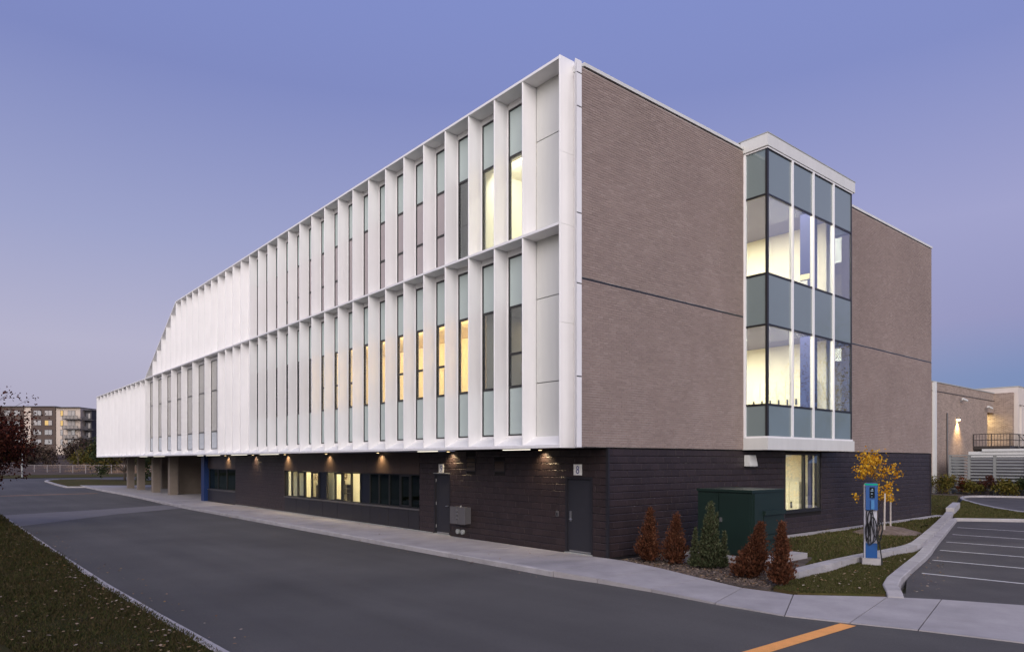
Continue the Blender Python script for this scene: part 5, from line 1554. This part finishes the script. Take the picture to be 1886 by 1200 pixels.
# fixtures on the annex
r = thing("wall_lamp", (AX, 56.1, 6.3), "lit wall lamp throwing a warm pool on the annex brick", "wall lamp")
obj("hood", M().box(AX, AX + 0.22, 55.92, 56.28, 6.36, 6.46), IRON, r)
obj("lens", M().box(AX + 0.02, AX + 0.2, 55.95, 56.25, 6.25, 6.359), emit("annex_lamp_lens", (1.0, 0.72, 0.34), 30), r)
d = bpy.data.lights.new("wall_lamp_beam", "SPOT"); d.energy = 1000; d.color = (1.0, 0.66, 0.28); d.spot_size = rad(95); d.spot_blend = 1.0; d.shadow_soft_size = .08
o = bpy.data.objects.new("wall_lamp_beam", d); COL.objects.link(o); o.parent = r; o.location = (0.30, 0, -0.1)
o.rotation_euler = Vector((-0.22, 0, -1)).to_track_quat("-Z", "Y").to_euler()
for (y, z, lab, flip) in ((56.9, 8.1, "white security camera on the annex brick above the lit wall lamp", 1), (63.9, 7.75, "white security camera above the annex doorway", -1)):
    r = thing("security_camera", (AX, y, z), lab, "security camera")
    obj("bracket", M().tube([(AX, y, z - .1), (AX + .3, y, z)], .03, 6), GALV, r)
    obj("body", M().tube([(AX + .3, y - .35, z + .08), (AX + .42, y + .35, z - .06)], .11, 10), WHITE2, r)
ld = thing("iron_landing", (AX + 1.1, 62.5, 3.5), "dark iron stair landing with railing in front of the annex doorway", "landing")
lx0, lx1, ly0, ly1, lz = AX + 0.05, AX + 2.9, 60.2, 66.3, 4.0
obj("platform", M().box(lx0, lx1, ly0, ly1, lz - .32, lz), IRON, ld)
for z in (lz + .55, lz + 1.1):
    obj("rail", M().tube([(lx0, ly0, z), (lx1, ly0, z), (lx1, ly1, z)], .035, 6), IRON, ld)
for i in range(13):
    x = lx0 + (lx1 - lx0) * i / 12
    obj("baluster", M().tube([(x, ly0, lz), (x, ly0, lz + 1.1)], .045 if i in (0, 6, 12) else .018, 5), IRON, ld)
for i in range(1, 16):
    y = ly0 + (ly1 - ly0) * i / 15
    obj("baluster", M().tube([(lx1, y, lz), (lx1, y, lz + 1.1)], .045 if i in (7, 15) else .018, 5), IRON, ld)
for y in (ly0 + .4, ly1 - .6):
    obj("brace", M().tube([(lx1 - .3, y, lz - .3), (AX + .02, y, lz - 1.3)], .05, 6), IRON, ld)
for dx in (0, .9):
    obj("stringer", M().tube([(lx1 + .05, ly0 + 2 + dx * 2, lz), (lx1 + 3.4, ly0 + 2 + dx * 2, .2)], .07, 6), IRON, ld)
    obj("handrail", M().tube([(lx1 + .05, ly0 + 2 + dx * 2, lz + 1.1), (lx1 + 3.4, ly0 + 2 + dx * 2, 1.3)], .035, 6), IRON, ld)
for i in range(10):
    t = (i + .5) / 10
    obj("tread", M().box(lx1 + .05 + 3.35 * t - .14, lx1 + .05 + 3.35 * t + .14, ly0 + 2, ly0 + 3.8, lz + (.2 - lz) * t, lz + (.2 - lz) * t + .04), IRON, ld)
# louvred screen and the white plant behind it
ls = thing("louvre_screen", (-4.5, 50.4, -0.1), "grey louvred metal screen fence behind the shrubs", "screen")
xs = [-7.75, -6.38, -4.62, -2.55, -0.5, 1.6]
for i, x in enumerate(xs):
    obj("post", M().box(x - .09, x + .09, 50.3, 50.5, -0.1, 3.05), SCREENM, ls)
obj("top_channel", M().box(xs[0] - .1, xs[-1] + .1, 50.28, 50.52, 3.051, 3.14), SCREENM, ls)
for a, b in zip(xs[:-1], xs[1:]):
    for k in range(11):
        z = .35 + .245 * k
        obj("slat", M().xprism([(50.31, z), (50.31, z - .035), (50.47, z + .05), (50.47, z + .085)], a + .09, b - .09), SCREENM, ls)
obj("side_frame", M().box(xs[0] - .11, xs[0] - .09 + .02, 50.5, 54, -0.1, 3.0), SCREENM, ls)
pu = thing("rooftop_unit", (-4, 54, 0), "white air handling unit showing above the louvred screen", "air handler")
obj("casing", M().box(-7.0, 2.5, 52.3, 56.0, 2.95, 3.42), WHITE2, pu)
obj("base_frame", M().box(-7.0, 2.5, 52.35, 55.9, -0.1, 2.949), GREYBOX, pu)
obj("casing_lid", M().box(-6.0, 2.5, 52.2, 56.1, 3.42, 3.62), WHITE2, pu)
obj("fan_grille", M().tube([(-3.2, 53.2, 3.62), (-3.2, 53.2, 3.72)], .35, 16), IRON, pu)
sl = ["leftmost shrub, olive yellow, in the row before the louvred screen", "small orange red shrub in the row before the louvred screen", "yellow green shrub below the second post of the louvred screen",
      "tall dark reddish shrub in the middle of the row before the screen", "wide olive shrub right of the dark shrub before the screen", "dark green rounded shrub at the right end before the screen", "green shrub beyond the right end post of the screen"]
DKR2 = leafmat("dark_maroon_leaves", [(0.05, 0.022, 0.018), (0.085, 0.03, 0.02), (0.035, 0.02, 0.016)], trans=.2)
ORNG = leafmat("orange_red_leaves", [(0.20, 0.05, 0.02), (0.12, 0.04, 0.02), (0.06, 0.05, 0.02)], trans=.25)
for i, (x, y, rx, rz, lm_, n) in enumerate(((-8.0, 49.3, 1.3, 1.5, OLIVE, 1500), (-6.4, 49.2, .7, 1.35, ORNG, 600), (-5.55, 49.1, .9, 1.25, OLIVE, 1100), (-4.75, 49.2, .6, 1.55, DKR2, 600), (-3.7, 49.3, 1.15, 1.15, OLIVE, 1400), (-2.0, 49.4, 1.1, 1.25, DKGRN, 1400), (0, 50.0, 1.1, 1.3, DKGRN, 1200))):
    bush("shrub", (x, y, -0.04), rx, rz, lm_, n, .17, sl[i], "shrubs before the louvred screen", seed=100 + i, cat="shrub")

# ================================================================== GRASS BLADES, LITTER
BLADE = leafmat("lawn_blades", [(0.052, 0.066, 0.018), (0.085, 0.092, 0.028), (0.12, 0.095, 0.042), (0.042, 0.054, 0.015), (0.15, 0.115, 0.06)], trans=.25)
BLADED = leafmat("verge_blades", [(0.034, 0.042, 0.012), (0.06, 0.064, 0.02), (0.10, 0.070, 0.035), (0.027, 0.033, 0.010), (0.085, 0.060, 0.031)], trans=.25)
def grass(name, polys, zs, n, hmin, hmax, material, seed, w=.012, dmin=6.0, patch=None):
    rg = random.Random(seed); m = M()
    for poly, z in zip(polys, zs):
        x0 = min(p[0] for p in poly); x1 = max(p[0] for p in poly); y0 = min(p[1] for p in poly); y1 = max(p[1] for p in poly)
        k = 0; tries = 0
        while k < n and tries < n * 30:
            tries += 1
            x = rg.uniform(x0, x1); y = rg.uniform(y0, y1)
            dist = math.hypot(x - CAM[0], y - CAM[1])
            if rg.random() > min(1, (dmin / max(dist, .1)) ** 1.3) or not in_poly(x, y, poly): continue
            f = max(1.0, dist / 14)
            hgt = rg.uniform(hmin, hmax) * (0.7 + 0.3 * math.sin(x * 1.7) * math.sin(y * 2.3 + x)) * min(f, 1.6); a = rg.uniform(0, 6.283)
            ww = w * f * rg.uniform(.7, 1.4)
            dx, dy = math.cos(a) * ww, math.sin(a) * ww; lx_, ly_ = rg.gauss(0, .6) * hgt, rg.gauss(0, .6) * hgt
            m.add([(x - dx, y - dy, z - .01), (x + dx, y + dy, z - .01), (x + lx_, y + ly_, z + hgt)], [(0, 1, 2)])
            k += 1
    return obj(name, m, material, kind="stuff")
VG = [(6, -10.94), (2.7, -11.03), (-0.6, -11.15), (-4.6, -11.26), (-12.6, -11.34), (-30.3, -11.40), (-32.0, -14), (-30, -17), (-8, -15), (1, -13.2), (6, -12.2)]
grass("verge_grass", [VG], [-0.06], 90000, .035, .085, BLADED, 201, dmin=13)
grass("lawn_grass", [LAWNA, ISLE, LAWNB], [-0.05, -0.07, -0.05], 34000, .025, .06, BLADE, 202, dmin=18)
LEAFL = leafmat("fallen_leaves", [(0.20, 0.12, 0.05), (0.30, 0.22, 0.13), (0.12, 0.06, 0.03), (0.36, 0.30, 0.24), (0.25, 0.12, 0.04)], trans=.1)
m = M(); rg = random.Random(301)
def litter(poly, z, n):
    x0 = min(p[0] for p in poly); x1 = max(p[0] for p in poly); y0 = min(p[1] for p in poly); y1 = max(p[1] for p in poly); k = 0
    while k < n:
        x = rg.uniform(x0, x1); y = rg.uniform(y0, y1)
        if not in_poly(x, y, poly): continue
        a = rg.uniform(0, 6.283); s = rg.uniform(.03, .075); zz_ = z + rg.uniform(.012, .05)
        d = Vector((math.cos(a), math.sin(a), rg.uniform(-.3, .3))); sd = Vector((-math.sin(a), math.cos(a), rg.uniform(-.4, .4)))
        p = Vector((x, y, zz_))
        m.add([p, p + d * s * .5 + sd * s * .4, p + d * s, p + d * s * .5 - sd * s * .4], [(0, 1, 2, 3)])
        k += 1
litter([(6, -11.1), (-4.6, -11.4), (-20, -11.5), (-20, -15), (-6, -14.2), (6, -12.4)], -0.04, 480); litter([(2.6, -11.2), (-9, -11.5), (-9, -11.9), (2.6, -11.7)], -0.04, 150)
litter([(0.2, 0.1), (2.0, -0.2), (4.5, -0.66), (4.9, -0.5), (4.5, 1.4), (0.3, 2.3)], -0.07, 1300)
litter(ISLE, -0.06, 260); litter(LAWNA[:9], -0.03, 350)
litter([(2.5, -10.9), (-22, -11.25), (-22, -10.6), (2.0, -10.3)], -0.135, 110); litter([(0.6, -2.75), (-26, -2.75), (-26, -3.15), (0.6, -3.2)], -0.135, 110); litter([(0.5, -2.5), (-26, -2.5), (-26, -0.1), (0.5, -0.1)], 0.0, 60)
litter([(5.0, 7.2), (6.9, 1.6), (7.6, 1.9), (5.4, 8.4)], -0.13, 90)
obj("leaf_litter", m, LEAFL, kind="stuff")
m = M()   # small stones and bark in the bed
bed = [(0.2, 0.1), (2.0, -0.2), (4.5, -0.66), (4.9, -0.5), (4.5, 1.4), (0.3, 2.3)]
k = 0
while k < 1500:
    x = rg.uniform(0, 5.4); y = rg.uniform(-.7, 2.4)
    if not in_poly(x, y, bed): continue
    s = rg.uniform(.012, .04); a = rg.uniform(0, 6.283)
    m.obox((x, y), (math.cos(a) * s, math.sin(a) * s), (-math.sin(a) * s * .5, math.cos(a) * s * .5), -.08, -.07 + s * .8); k += 1
obj("bark_chips", m, mat("bark_chip", (0.12, 0.09, 0.075), .95, .4, 20, rnd=.5), kind="stuff")
